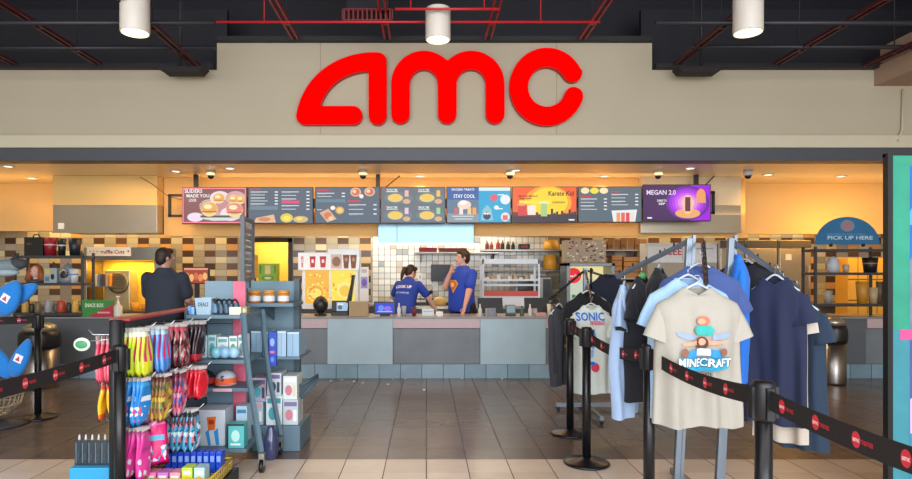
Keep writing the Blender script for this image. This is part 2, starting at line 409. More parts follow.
m = B().box((dx0-.8, ZT+1.3, 0), (dx1+.8, ZT+1.4, 2.5), yel).box((dx0-.8, ZT+.2, 2.5), (dx1+.8, ZT+1.4, 2.6), yel).box((dx0-.8, ZT+.12, 0), (dx0-.7, ZT+1.4, 2.5), yel).box((dx1+.7, ZT+.12, 0), (dx1+.8, ZT+1.4, 2.5), yel).box((dx0-.8, ZT, -.1), (dx1+.8, ZT+1.4, 0), yel)
struct(m.build('wall_back_room'))
area('back_room_light', ((dx0+dx1)/2, ZT+.7, 2.4), (0, 0, 0), .8, .8, 34, '#ffe9a8')
# side tan duct box upper right
tan = mat('#a98c74', .7)
m = B(); a = W(874, 86, ZF); m.box((a.x, 1.5, a.z), (8.99, ZF-.001, a.z+.24), tan).box((a.x+.08, 1.5, a.z+.24), (8.99, ZF-.001, a.z+.5), tan); struct(m.build('trim_13'))
m = B().tube([W(903, 89, ZF-.03), W(902, 130, ZF-.03), W(898, 141, ZF-.09)], .012, cream2, 8); struct(m.build('trim_14'))

# recessed downlights in the soffit (they light the warm bulkhead)
dl = [(-60, 182), (32, 178), (176, 171), (303, 179), (420, 176), (604, 176), (768, 174.5), (841, 176), (950, 180), (690, 168), (230, 168), (516, 170), (8, 166)]
ringm = mat('#e8e2d4', .4)
for i, (px, py) in enumerate(dl):
    Y = F * (HS - EYE) / (HY - py); x = WX(px, Y)
    t = T('downlight', 'small round recessed downlight in the soffit, %s' % ['beyond the left edge', 'left of the left hood', 'between the left hood and the first menu screen', 'behind the second menu screen', 'behind the fourth menu screen', 'behind the seventh menu screen', 'right of the right hood', 'above the round pick up sign', 'beyond the lit poster', 'over the purple menu screen, near the front edge', 'over the first menu screen, near the front edge', 'over the middle camera, near the front edge', 'front edge, upper left'][i], 'ceiling light', (x, Y, HS-.012), 'recessed soffit downlights')
    B().lathe((x, Y, HS-.012), [(.055, 0), (.085, 0), (.088, .012), (.06, .013)], ringm, 20, cap=False).build('trim_ring', t)
    B().lathe((x, Y, HS-.006), [(.0001, 0), (.056, 0), (.056, .006)], em('#fff2d0', 3.0), 20, cap=False).build('lens', t)
    spot('downlight_beam', (x, Y, HS-.03), 26 if Y > 8.6 else 30, '#ffc27a' if Y > 8.6 else '#ffdcaa', 150, .9, r=.05)

# ------------------------------------------------------------ the red letters
LR = em('#ff0202', 1.0); LR.node_tree.nodes['Principled BSDF'].inputs['Specular IOR Level'].default_value = 0
LR.node_tree.nodes['Principled BSDF'].inputs['Base Color'].default_value = (.01, 0, 0, 1); LS = em('#8c0000', .8); logo_y = ZF - .1
def arc(cx, cy, rx, ry, a0, a1, n=16): return [(cx + rx*cos(radians(a0+(a1-a0)*k/n)), cy - ry*sin(radians(a0+(a1-a0)*k/n))) for k in range(n+1)]
def bez(p0, p1, p2, p3, n=14):
    return [tuple((1-t)**3*p0[i]+3*(1-t)**2*t*p1[i]+3*(1-t)*t*t*p2[i]+t**3*p3[i] for i in (0, 1)) for t in [k/n for k in range(n+1)]]
S = lambda pts: [(228 + x/2.9956, y/2.9937) for x, y in pts]
A_ = S([(228, 373)] + arc(375, 345, 27, 28, -90, 90, 12) + [(277, 317)] + bez((277, 316), (290, 262), (345, 214), (421, 212)) + arc(448, 345, 27, 28, -180, 0, 14) + arc(450, 182, 25, 25, 0, 90, 6) + bez((448, 156), (330, 152), (222, 225), (204, 345)) + arc(230, 347, 26, 26, 180, 270, 6)[1:])
Mx = [400.4, 447.3, 495.3]; r = 9.3; bt = 123.5 - r
M_ = arc(Mx[0], bt, r, r, -180, 0, 10) + arc((Mx[0]+Mx[1])/2, 84, 14.1, 15, 180, 0, 14) + arc(Mx[1], bt, r, r, -180, 0, 10) + arc((Mx[1]+Mx[2])/2, 84, 14.7, 15, 180, 0, 14) + arc(Mx[2], bt, r, r, -180, 0, 10)
c1x, c2x = (Mx[0]+Mx[1])/2, (Mx[1]+Mx[2])/2
M_ += arc(c2x, 84, 33.2, 33.4, 0, 134, 16) + arc(c1x, 84, 32.8, 33.4, 46, 180, 16)
cc = (547.2, 86.6)
C_ = arc(cc[0], cc[1], 37.6, 39, 27, 342, 44) + arc(cc[0]+28.2*cos(radians(-19)), cc[1]+9.6, 9.4, 9.5, -35, 140, 10)[1:] + arc(cc[0], cc[1], 19.2, 20, -22, -327, 34)[1:-1] + arc(573, 72.4, 9.4, 9.6, 205, 395, 10)[1:-1]
sg = T('illuminated_sign', 'large glowing red three-letter cinema sign high on the cream wall', 'sign', W(440, 125, logo_y))
def letter(pts, nm):
    fp = [W(x, y, logo_y) for x, y in pts]
    m = B(); n = len(fp); d = Vector((0, .095, 0))
    m.add(fp, [tuple(range(n))], LR)
    m.add(fp + [p + d for p in fp], [(i, n+i, n+(i+1) % n, (i+1) % n) for i in range(n)], LS)
    m.add([p + d for p in fp], [tuple(range(n-1, -1, -1))], LS)
    m.build(nm, sg)
letter(A_, 'letter_a'); letter(M_, 'letter_m'); letter(C_, 'letter_c')
# slim spacer rail hidden behind the letters that carries them

# ------------------------------------------------------------ sign lamps, vent, hanging units
wht = mat('#d6d0c4', .45, var=.03)
for i, (px, ty, by, w, Y) in enumerate(((135, -14, 33, 28, 6.0), (438, 9, 40, 25, 6.5), (748, -14, 33, 28, 6.0))):
    x = WX(px, Y); zt, zb_ = WZ(ty, Y), WZ(by, Y); r = w/2/F*Y
    t = T('cylinder_light', 'white cylinder ceiling light %s' % ['hanging at the upper left', 'hanging above the middle sign letter', 'hanging at the upper right'][i], 'ceiling light', (x, Y, zb_), 'white cylinder ceiling lights')
    B().lathe((x, Y, zb_), [(r*.97, .0), (r, .01), (r, zt-zb_-.01), (r*.97, zt-zb_)], wht, 32).build('lamp_shade', t)
    B().lathe((x, Y, zb_), [(.0005, -.004), (r*.9, -.004), (r*.93, .004)], em('#ffeec0', 2.2), 32, cap=False).build('lens', t)
    B().cyl((x, Y, zt), (x, Y, 5.6), .012, dk, 8).build('stem', t)
ventm = mat('#6e2028', .5)  # red light falling on the grille, put into its colour
vx0, vx1 = WX(342, 7.0), WX(393, 7.0); vz0, vz1 = WZ(21, 7.0), WZ(9, 7.0)
t = T('ceiling_vent', 'red-lit slatted air grille hanging left of the middle cylinder light', 'vent', ((vx0+vx1)/2, 7.0, vz0))
B().box((vx0, 6.98, vz0), (vx1, 7.02, vz0+.012), ventm).box((vx0, 6.98, vz1-.012), (vx1, 7.02, vz1), ventm).box((vx0, 6.98, vz0), (vx0+.012, 7.02, vz1), ventm).box((vx1-.012, 6.98, vz0), (vx1, 7.02, vz1), ventm).build('frame', t)
mm = B()
for k in range(11): x = vx0+.03+k*(vx1-vx0-.06)/10; mm.box((x-.012, 6.985, vz0+.012), (x+.005, 7.01, vz1-.012), ventm)
mm.build('slats', t)
B().box((vx0+.05, 7.02, vz1), (vx1-.05, 7.3, 5.6), black_deck).build('duct', t)
for i, (a, b, c, d) in enumerate(((155, 199, 204, 76), (727, 683, 678, 76))):
    pts = [W(a, 70.5, 7.6), W(c, 70.5, 7.6), W(c-(2 if i == 0 else -2), 75, 7.3), W(a+(8 if i == 0 else -8), 76, 7.3)]
    if i: pts = pts[::-1]
    z0 = min(p.z for p in pts); t = B()
    t.prism([W(a, 66, 7.5), W(a+(8 if not i else -8), 71.5, 7.5), W(b, 71.5, 7.5), W(c, 66, 7.5)], (0, .2, 0), mat('#1c1214', .7))
    t.cyl((WX((a+b)/2, 7.5), 7.6, WZ(67, 7.5)), (WX((a+b)/2, 7.5), 7.6, 5.6), .02, dk, 8)
    tag(t.build('ceiling_speaker'), 'dark wedge-bottomed box hanging against the wall near the %s cylinder light' % ('left' if not i else 'right'), 'speaker', 'dark hanging wedge boxes')

# ------------------------------------------------------------ hoods
ss = brushed('#b8ae9b', .33, metal=.9); ss2 = brushed('#6a8188', .3); 
def hood(px0, px1, py0, py1, Y, Y2, m_, lab, name='range_hood', side=0):
    t = T(name, lab, 'hood', W((px0+px1)/2, py1, Y))
    a, b = W(px0, py1, Y), W(px1, py0, Y); m = B()
    m.box((a.x, Y, a.z+.02), (b.x, Y2, b.z), m_); m.build('canopy', t, bevel=.004)
    B().box((a.x-.01, Y-.015, a.z), (b.x+.01, Y+.01, a.z+.03), ss).build('rim', t)
    return t
bx = mat('#dcb874', .6, var=.04, scale=1.5)
m = B().box((WX(53, 9.2), 9.2, WZ(205, 9.2)), (WX(157, 9.2), ZW-.001, HS-.001), bx); struct(m.build('wall_hood_box_left'))
t = hood(53, 157, 205, 233, 9.2, ZW-.002, ss, 'stainless steel hood under the tan box, left of the menu screens')
B().pbox(58, 223, 64, 229, 9.195, .004, mat('#e8e4da', .5)).build('label_plate', t)
m = B().box((WX(641, 9.3), 9.3, WZ(205, 9.3)), (WX(741, 9.3), ZW-.001, HS-.001), mat('#cfc0a0', .6)); struct(m.build('wall_hood_box_right'))
hood(641, 741, 205, 233, 9.3, ZW-.002, ss, 'stainless steel hood right of the menu screens')
t = hood(378, 474, 222, 245, 9.30, ZB-.001, ss2, 'pale stainless hood hanging below the middle menu screens')
B().box((WX(397, 9.3)-.003, 9.295, WZ(243, 9.3)), (WX(397, 9.3)+.003, 9.3, WZ(223, 9.3)), dk).build('seam', t)
# soffit return panel lines and wires
for i, (pp, lab) in enumerate((([(140, 177), (152, 184), (168, 196), (182, 200)], 'thin dark cable sagging from the soffit to the first menu screen'),)):
    m = B().tube([W(x, y, 9.1) for x, y in pp], .005, dk, 6); tag(m.build('cable'), lab, 'cable')

# ------------------------------------------------------------ dome cameras
for i, px in enumerate((211, 363, 510, 658, 748)):
    Y = 8.75; x = WX(px, Y)
    t = T('dome_camera', 'small dome camera under the soffit %s' % ['above the first menu screen', 'above the third menu screen', 'above the screen joint at the sunset picture', 'above the purple menu screen', 'right of the last menu screen'][i], 'camera', (x, Y, HS-.12), 'dome security cameras')
    B().lathe((x, Y, HS-.07), [(.05, 0), (.062, .01), (.062, .0685)], mat('#cfcac4', .4), 20).build('housing', t)
    B().ell((x, Y, HS-.075), (.046, .046, .045), mat('#0d0d10', .1), 16).build('dome', t)

# ------------------------------------------------------------ menu screens
YM = 9.0
E = lambda h, s=1.0: em(h, s)
red, wh, pk = E('#e0244a'), E('#f4f6f8'), E('#f0407a')
def burger(f, u, v, r, a='#f0c070'):
    f.ell(u, v, r*.62, r, E('#f2d69a')); f.ell(u, v-.12*r, r*.6, r*.72, E(a)); f.ell(u-.1*r, v-.3*r, r*.3, r*.3, E('#fff0c0')); f.rect(u-r*.55, v+.28*r, u+r*.55, v+.42*r, E('#c0503a'))
def pricelines(f, u0, u1, v0, n, dv, head=True, hm='#c43a55'):
    for k in range(n):
        v = v0 + k*dv
        f.rect(u0, v, u0+(u1-u0)*(.52 if k % 3 else .62), v+.022, E('#c9ced4') if k % 2 else E('#dfe4ea'))
        f.rect(u1-.05, v-.005, u1, v+.028, E('#e9edf2'))
        if k % 2 == 0: f.rect(u0, v+.035, u0+(u1-u0)*.34, v+.048, E('#8f9ba6'))
scr = [(182, 247), (248, 313), (315, 380), (380.5, 445.5), (446.5, 511), (512, 577), (578, 642), (643, 711)]
labs = ['menu screen with pink border and slider sandwiches, leftmost in the row', 'dark menu screen with price lists and three food pictures along its bottom', 'dark menu screen with pizzas at top and a flatbread at lower left', 'menu screen with four snack pictures in a two by two grid',
        'blue menu screen with ice cream left and a shark poster right', 'menu screen showing an orange sunset over a skyline', 'dark menu screen with three yellow drinks at top and cups below', 'purple glowing menu screen, rightmost in the row']
for i, (a, b) in enumerate(scr):
    y0, y1 = (187, 224) if i < 7 else (185, 223)
    y0 -= i*.1; p0, p1 = W(a, y1-i*.25, YM), W(b, y0, YM)
    t = T('menu_screen', labs[i], 'screen', ((p0.x+p1.x)/2, YM, p0.z), 'menu screens over the counter')
    B().box((p0.x, YM, p0.z), (p1.x, YM+.06, p1.z), mat('#17181c', .35)).build('bezel', t, bevel=.004)
    m = B(); bw = .012; f = Face(m, (p0.x+bw, YM, p1.z-bw), (1, 0, 0), (0, 0, -1), p1.x-p0.x-2*bw, p1.z-p0.z-2*bw)
    bgc = ['#8a5a60', '#546577', '#546577', '#64727e', '#2f6fb0', '#f07a2c', '#586a78', '#41205e'][i]
    f.rect(0, 0, 1, 1, E(bgc))
    if i == 0:
        for q in range(9): f.ell(.17+.083*q, .52+.26*sin(q*2.1), .16, .2, E(['#d8a8a8', '#f0dce0', '#c89098', '#f4e0ea'][q % 4]), l=.0012+q*.00005)
        f.k = 3
        f.ell(.2, .83, .13, .13, E('#f0e0f0')); f.ell(.6, .85, .3, .08, E('#d8dde0')); f.rect(.28, .78, .8, .84, E('#50584a'))
        f.text('SLIDERS', .17, .14, .1, wh, wide=.28); f.text('MADE YOU', .24, .27, .09, wh, wide=.36); f.text('LOOK', .16, .39, .08, wh, wide=.12)
        for (u, v, r) in ((.57, .3, .15), (.8, .33, .13), (.915, .34, .12), (.42, .6, .22), (.82, .62, .22)): burger(f, u, v, r, '#ecb060' if u != .82 else '#e88a80')
        for q in ((0, 0, 1, .035), (0, .965, 1, 1), (0, 0, .018, 1), (.982, 0, 1, 1)): f.rect(*q, E('#ff8aa0'))
    elif i == 1:
        f.rect(.02, .035, .2, .065, red); pricelines(f, .03, .46, .11, 6, .085); f.rect(.02, .52, .46, .63, E('#6a8494')); pricelines(f, .52, .96, .11, 4, .1)
        f.rect(.52, .37, .8, .45, pk); pricelines(f, .52, .96, .5, 2, .1)
        f.poly([(.08, .99), (.12, .86), (.4, .76), (.43, .99)], E('#e8b894')); f.ell(.25, .9, .1, .06, E('#d08a60')); f.ell(.6, .86, .1, .13, E('#e8cc3c')); f.ell(.6, .87, .06, .07, E('#f6e46a')); f.ell(.82, .9, .12, .095, E('#d8b878')); f.ell(.8, .88, .05, .05, E('#f0dc70'))
    elif i == 2:
        f.rect(.02, .06, .22, .09, red); pricelines(f, .02, .46, .15, 2, .09); f.rect(.01, .33, .47, .42, E('#5f8496')); f.rect(.5, .36, .7, .41, red); pricelines(f, .52, .96, .48, 3, .13)
        for (u, v) in ((.63, .13), (.85, .12)): f.ell(u, v, .085, .13, E('#e8c09a')); f.ell(u, v, .065, .1, E('#d8705a')); f.ell(u-.02, v-.02, .03, .05, E('#f0d8b0'))
        f.ell(.72, .25, .035, .06, E('#f2ece0')); f.ell(.27, .58, .04, .06, E('#f2ece0')); f.ell(.38, .65, .07, .11, E('#d8a850')); f.ell(.38, .65, .045, .07, E('#f0d080'))
        f.poly([(.06, .72), (.2, .6), (.33, .9), (.18, .99)], E('#dcae88')); f.ell(.19, .8, .06, .1, E('#d87858')); f.ell(.24, .88, .04, .06, E('#e8d0a0')); f.rect(.02, .62, .1, .645, E('#e0c4a4'))
    elif i == 3:
        for (u, v) in ((.0, .0), (.5, .0), (.0, .5), (.5, .5)):
            f.ell(u+.27, v+.3, .23, .17, E('#6f7c84')); f.rect(u+.03, v+.05, u+.055, v+.09, red); f.text('SNACK TIME', u+.17, v+.09, .05, wh, wide=.17); f.rect(u+.08, v+.11, u+.26, v+.13, wh)
            f.ell(u+.22, v+.3, .12, .12, E('#e0cc88')); f.ell(u+.22, v+.27, .09, .08, E('#f2c850')); f.ell(u+.4, v+.4, .06, .07, E('#d8b088')); f.rect(u+.37, v+.08, u+.43, v+.26, E(['#f0b8b0', '#f0c060'][int(u*2)] if v == 0 else ['#e8c8d8', '#9ad890'][int(u*2)]))
    elif i == 4:
        f.rect(0, 0, .5, .35, E('#2f62a8')); f.rect(0, .35, .5, .75, E('#5f7c96')); f.rect(0, .75, .5, 1, E('#8a9aa4'))
        f.text('FROZEN TREATS', .25, .09, .06, wh, wide=.36); f.text('STAY COOL', .27, .3, .1, wh, wide=.34); f.ell(.27, .5, .11, .13, E('#f6d6c8')); f.ell(.25, .44, .06, .07, E('#fff4ec'))
        for (u, c) in ((.14, '#c86a70'), (.22, '#f0e4da'), (.35, '#f0c890'), (.43, '#f0a858')): f.rect(u-.03, .58, u+.03, .78, E(c))
        f.rect(.08, .82, .42, .84, E('#e8eef2')); f.rect(.12, .9, .4, .92, E('#e8eef2'))
        f.rect(.5, 0, 1, 1, E('#17a8d8')); f.rect(.5, 0, 1, .1, E('#d8f0f4')); f.ell(.74, .3, .06, .1, E('#e06078')); f.poly([(.53, .95), (.56, .65), (.63, .5), (.7, .62), (.73, .95)], E('#8cc0d4')); f.ell(.63, .82, .06, .11, E('#1c4860')); f.poly([(.58, .75), (.6, .8), (.62, .75), (.64, .8), (.66, .75), (.68, .8), (.68, .73), (.58, .73)], wh)
        f.ell(.92, .35, .08, .14, E('#e0f0f4')); f.ell(.78, .58, .04, .06, E('#e6f4f6')); f.ell(.92, .85, .07, .13, E('#f0e4dc')); f.rect(.88, .8, .96, .94, E('#d87080')); f.rect(.8, .2, .9, .23, wh); f.rect(.8, .6, .88, .63, wh)
    elif i == 5:
        f.rect(0, 0, 1, .75, E('#f4602c')); f.ell(.55, .45, .38, .5, E('#f8a830')); f.ell(.57, .42, .3, .42, E('#fcd838')); f.rect(.1, .38, .6, .48, E('#fbe648'))
        f.rect(0, .78, 1, 1, E('#3a3444')); sk = [.62, .74, .7, .78, .68, .74, .76, .64, .72, .7]
        for q, h in enumerate(sk): f.rect(.6+q*.04, h, .635+q*.04, .8, E('#3c3040'))
        f.rect(.0, .72, .4, .85, E('#6a3438')); f.rect(.08, .5, .22, .82, E('#d84048')); f.ell(.14, .5, .07, .04, E('#e8a070')); f.rect(.23, .52, .36, .8, E('#f4e8dc')); f.rect(.44, .45, .54, .84, E('#a8d088')); f.rect(.42, .43, .56, .47, E('#e8f0d8'))
        f.text('Karate Kid', .76, .24, .13, E('#5a2418'), wide=.4); f.text('MOVIE MEALS', .24, .28, .05, E('#7a2a14'), wide=.3); f.rect(.1, .31, .3, .33, E('#7a2a14')); f.text('LEGENDS', .72, .46, .05, E('#6a2a14'), wide=.2); f.rect(.88, .92, .97, .96, wh)
    elif i == 6:
        for q, c in enumerate(('#f4e4b0', '#f6dc4a', '#f4e8b8')): f.ell(.1+.15*q, .1, .07, .09, E(c))
        f.rect(.03, .26, .2, .29, red); pricelines(f, .03, .45, .33, 4, .1); f.rect(.52, .12, .66, .15, red); pricelines(f, .52, .95, .2, 4, .1)
        f.poly([(.52, .68), (.93, .65), (.9, 1), (.55, 1)], E('#e8eef4'))
        for q, c in enumerate(('#f0a050', '#e86858', '#e8485a', '#f0e0d0')): f.rect(.6+q*.075, .74, .66+q*.075, 1, E(c))
    else:
        f.rect(.7, 0, 1, 1, E('#a41ce0')); 
        for q in range(6): f.ell(.66, .5, .33-q*.045, .48-q*.065, E(['#6a24a0', '#9a2cd8', '#b83cf0', '#d060f0', '#e890e8', '#f0b8d0'][q]), n=28)
        f.ell(.66, .8, .19, .14, E('#f0b070')); f.ell(.86, .3, .07, .2, E('#f0a468')); f.rect(.79, .3, .93, .5, E('#f0a468')); f.ell(.66, .55, .08, .28, E('#f6c8a0')); f.rect(.62, .34, .7, .74, E('#6a3048'))
        f.text('MEGAN 2.0', .26, .27, .13, E('#e8d8f4'), wide=.44); f.text('DARE TO', .27, .47, .06, wh, wide=.14); f.text('SIP', .27, .56, .06, wh, wide=.1); f.rect(.05, .91, .12, .95, wh)
    m.build('display', t)
mtm = mat('#1a1a1d', .5)
for i, px in enumerate((196, 378, 696)):
    m = B(); x = WX(px, YM+.1); m.box((x-.03, YM+.08, WZ(200, YM+.08)), (x+.03, YM+.12, HS), mtm)
    if i != 0: m.tube([(x+.1, YM+.1, WZ(187, YM)), (x+.32, YM+.2, HS-.005)], .009, mtm, 6)
    tag(m.build('screen_mount'), 'black drop mount %s' % ['holding the leftmost menu screen', 'between the third and fourth menu screens', 'behind the purple menu screen'][i], 'mount', 'menu screen mounts')
m = B().box((WX(190, YM), YM+.065, WZ(208, YM)), (WX(705, YM), YM+.085, WZ(198, YM)), mtm); tag(m.build('mounting_rail'), 'black rail behind the row of menu screens', 'rail')
for i, (a, b, c, d) in enumerate(((168, 192, 194, 217), (700, 715, 191, 214))):
    m = B(); th = .035; A = W(a, d, YM+.1); Bb = W(b, c, YM+.1)
    m.box((A.x, YM+.1, A.z), (A.x+th, YM+.14, Bb.z), mtm).box((A.x, YM+.1, A.z), (Bb.x, YM+.14, A.z+th), mtm).box((A.x, YM+.1, Bb.z-th), (Bb.x, YM+.14, Bb.z), mtm).box((Bb.x-th, YM+.1, A.z), (Bb.x, YM+.14, Bb.z), mtm)
    tag(m.build('bracket_frame'), 'black square bracket sticking out past the %s menu screen' % ('first' if not i else 'last'), 'bracket', 'end brackets of the screen row')

# ------------------------------------------------------------ counter
YC = 8.21; HC = WZ(317, YC)
blue = mat('#aabfc5', .4, var=.12, scale=4, bump=.03); slate = mat('#787f82', .45, var=.3, scale=3.0, bump=.05); pinkl = mat('#c4aaaa', .35, var=.08, scale=20)
dgrey = mat('#5c6165', .5, var=.08); topm = mat('#8f8f92', .3, var=.08, scale=20)
kick = tile_mat('kick_tiles', (0, 2), .2875, .6, .004, '#2c3438', [(0, '#809aa5'), (.4, '#8ca5af'), (.7, '#76909b')], rough=.3, ox=.06, oz=.4, bump=.3, noise_amt=.25)
zk = WZ(364, YC)
t = T('service_counter', 'long blue-grey and slate concession counter across the back', 'counter', (0, YC, 0))
x0, x1 = -7.5, 7.8
B().box((x0, YC-.02, 0), (x1, YC+.05, zk), kick).build('kick_tiles', t)
B().box((x0, YC+.051, 0), (x1, YC+.62, HC-.04), dgrey).build('body', t)
secs = [(328, 393, 'b'), (480, 545, 'b'), (300, 328, 's'), (393, 480, 's'), (545, 610, 's'), (610, 690, 'b'), (690, 760, 's'), (865, 912, 's'), (760, 865, 'g'), (912, 960, 'g'), (240, 300, 'g'), (60, 240, 'g'), (-90, 60, 'g')]
for a, b, k in secs:
    xa_, xb_ = WX(a, YC), WX(b, YC); zt = HC
    if k == 'b': B().box((xa_, YC-.05, zk+.003), (xb_, YC+.05, HC-.022), blue).build('front_panel', t, bevel=.003)
    if k == 's':
        B().box((xa_+.002, YC-.005, zk+.003), (xb_-.002, YC+.05, WZ(328.5, YC)), slate).build('front_panel', t, bevel=.003)
        B().box((xa_+.002, YC-.045, WZ(328, YC)), (xb_-.002, YC+.05, HC-.022), pinkl).build('apron', t, bevel=.004)
    if k == 'g': B().box((xa_, YC-.02, zk+.003), (xb_, YC+.05, HC-.022), dgrey).build('front_panel', t, bevel=.003)
B().box((x0, YC-.055, HC-.02), (x1, YC+.68, HC), topm).build('countertop', t, bevel=.004)
# bits of paper on the floor by the counter
random.seed(4)
lit = mat('#d8dcd8', .7)
for k, (x, y) in enumerate([(331, 381), (342, 380), (354, 381.5), (363, 383), (388, 384.5), (393, 379), (405, 378.7), (424, 390), (462, 378.6), (502, 379)]):
    Y = F*EYE/(y-HY); p = W(x, y, Y); a = random.random()*3
    m = B().prism([p+Vector((.018*cos(a+q*1.57), .018*sin(a+q*1.57)*1.3, .001)) for q in range(4)], (0, 0, .006), lit)
    tag(m.build('paper_scrap'), ['white paper scrap on the floor, leftmost along the counter', 'paper scrap second from the left along the counter', 'paper scrap third from the left along the counter', 'paper scrap fourth from the left, a little out from the counter', 'paper scrap out on the tiles below the left edge of the middle slate panel', 'paper scrap close under the left edge of the middle slate panel', 'paper scrap close under the middle slate panel', 'paper scrap farthest out on the dark tiles', 'paper scrap under the right half of the middle slate panel', 'rightmost paper scrap, under the right blue panel'][k], 'litter', 'litter scraps along the counter')

# ------------------------------------------------------------ back of the kitchen
steel = mat('#a8a49c', .35, .8, .08); white_p = mat('#d9dcdc', .4); blk = mat('#141518', .4); dgm = mat('#33353a', .5); warmw = mat('#d8cdb8', .5)
# back work counter along the tiled wall
t = T('work_counter', 'steel work counter along the tiled kitchen wall', 'counter', (0, ZT-.7, 0))
B().box((-7.4, ZT-.72, .84), (7.6, ZT-.01, .88), steel).build('worktop', t, bevel=.004)
B().box((-7.4, ZT-.66, 0), (7.6, ZT-.01, .839), mat('#6d6a66', .5)).build('body', t)
t = T('prep_counter', 'steel prep table behind the two workers', 'counter', (WX(465, 9.8), 9.6, 0))
B().box((WX(384, 9.8), 9.6, .84), (WX(560, 9.8)-.02, 10.2, .88), steel).build('tabletop', t, bevel=.004)
B().box((WX(384, 9.8)+.03, 9.63, 0), (WX(560, 9.8)-.05, 10.18, .839), mat('#5d5c5a', .5)).build('body', t)
# wall shelves with brackets
def wall_shelf(a, b, py, lab, Y=ZT-.34, mt=steel):
    t = T('wall_shelf', lab, 'shelf', W((a+b)/2, py, Y))
    z = WZ(py, Y); B().box((WX(a, Y), Y, z-.025), (WX(b, Y), ZT-.003, z), mt).build('board', t, bevel=.003)
    for u in (.08, .92):
        x = WX(a, Y)+(WX(b, Y)-WX(a, Y))*u
        B().prism([(x-.01, ZT-.003, z-.026), (x-.01, Y+.05, z-.026), (x-.01, ZT-.003, z-.18)], (.02, 0, 0), mt).build('bracket', t)
    return z
def cyl_thing(name, lab, cat, px, py, w, h, Y, prof, mt, grp=None, extra=None, n=18):
    """a round thing whose base centre is seen at (px, py), w and h in pixels"""
    c = W(px, py, Y); k = Y / F
    pr = [(max(.0004, r*w/2*k), z*h*k) for r, z in prof]
    m = B().lathe(c, pr, mt, n)
    if extra: extra(m, c, w*k/2, h*k)
    return tag(m.build(name), lab, cat, grp)
CUP = [(.75, 0), (1, 1), (.95, 1), (.72, .03)]; JAR = [(.9, 0), (1, .05), (1, .7), (.85, .8), (.85, 1)]; BOT = [(.9, 0), (1, .04), (1, .55), (.4, .75), (.35, 1)]
def box_thing(name, lab, cat, x0, y0, x1, y1, Y, d, mt, grp=None, deco=None, bevel=.003):
    t = B().pbox(x0, y0, x1, y1, Y, d, mt)
    if deco:
        a, b = W(x0, y0, Y), W(x1, y1, Y); deco(Face(t, a, (1, 0, 0), (0, 0, -1), b.x-a.x, a.z-b.z))
    return tag(t.build(name, bevel=bevel), lab, cat, grp)
YS = ZT-.34
z = wall_shelf(414, 500, 252, 'steel wall shelf under the pale hood, holding red trays')
box_thing('tray', 'low dark red tray lying on the shelf under the pale hood', 'tray', 419, 247.5, 437, 251.9, YS+.05, .2, mat('#8a2430', .5), 'red trays')
box_thing('tray', 'long maroon tray right of the other on the shelf under the pale hood', 'tray', 439, 248, 467, 251.9, YS+.05, .2, mat('#6a2a2c', .5), 'red trays')
z = wall_shelf(482, 650, 249.5, 'long steel wall shelf carrying cardboard cartons')
z = wall_shelf(478, 600, 270, 'lower steel wall shelf behind the white heated cabinet', mt=mat('#8d8b86', .4, .6))
z = wall_shelf(600, 700, 278, 'lower steel shelf behind the left arm of the garment rack')
brown = mat('#a97c50', .8, var=.08); tape = mat('#c7a070', .6)
def carton_deco(f): f.rect(.46, 0, .54, 1, tape); f.rect(.06, .55, .34, .85, mat('#8a6440', .8))
for (a, b, c) in ((597, 607, 241), (608, 620, 239), (621, 634, 238), (635, 647, 239)):
    box_thing('cardboard_box', 'brown cardboard carton on the long wall shelf, %s' % {597: 'smallest at the left end', 608: 'second from the left', 621: 'third and tallest', 635: 'at the right end'}[a], 'box', a, c, b, 249.4, YS+.02, .22, brown, 'cartons on the wall shelf', carton_deco)
for (a, b, c, nm) in ((612, 622, 255.5, 'left'), (624, 640, 257, 'middle, widest'), (642, 652, 262, 'right')):
    box_thing('food_tray', 'amber stacked food trays on the lower shelf, %s stack' % nm, 'tray', a, c, b, 277.9, YS+.02, .22, mat('#c98a48', .6), 'amber trays', lambda f: [f.rect(0, v, 1, v+.04, mat('#7a4a24', .6)) for v in (.2, .45, .7)])
for k, (a, c, hh) in enumerate(((487, '#7a3a30', 9), (491.5, '#9a4a3a', 8), (498, '#a43a34', 10), (502.5, '#3c2a28', 9), (508, '#2a2a2c', 8), (513, '#26282c', 8))):
    cyl_thing('bottle', 'syrup bottle on the long wall shelf, %s of six' % ['leftmost', 'second', 'third, red', 'fourth', 'fifth, black', 'rightmost, black'][k], 'bottle', a, 249.4, 4, hh, YS+.12, BOT, mat(c, .3), 'syrup bottles on the shelf')
# heat lamps / amber buckets
amb = em('#f0b84a', .8)
for k, (px, py, w, h) in enumerate(((550, 269.8, 15, 15), (551, 249.3, 16, 9))):
    cyl_thing('popcorn_bucket', 'glowing amber bucket on the %s shelf right of the white cabinet' % ('lower', 'upper')[k], 'bucket', px, py, w, h, YS+.15, [(1, 0), (.78, 1), (.7, 1)], mat('#f0b040', .4), 'amber buckets')
box_thing('napkin_dispenser', 'small black and red dispenser on the long shelf left of the amber bucket', 'dispenser', 519, 244, 530, 249.4, YS+.05, .15, blk, None, lambda f: f.rect(.2, .25, .8, .7, mat('#a02a2a', .5)))
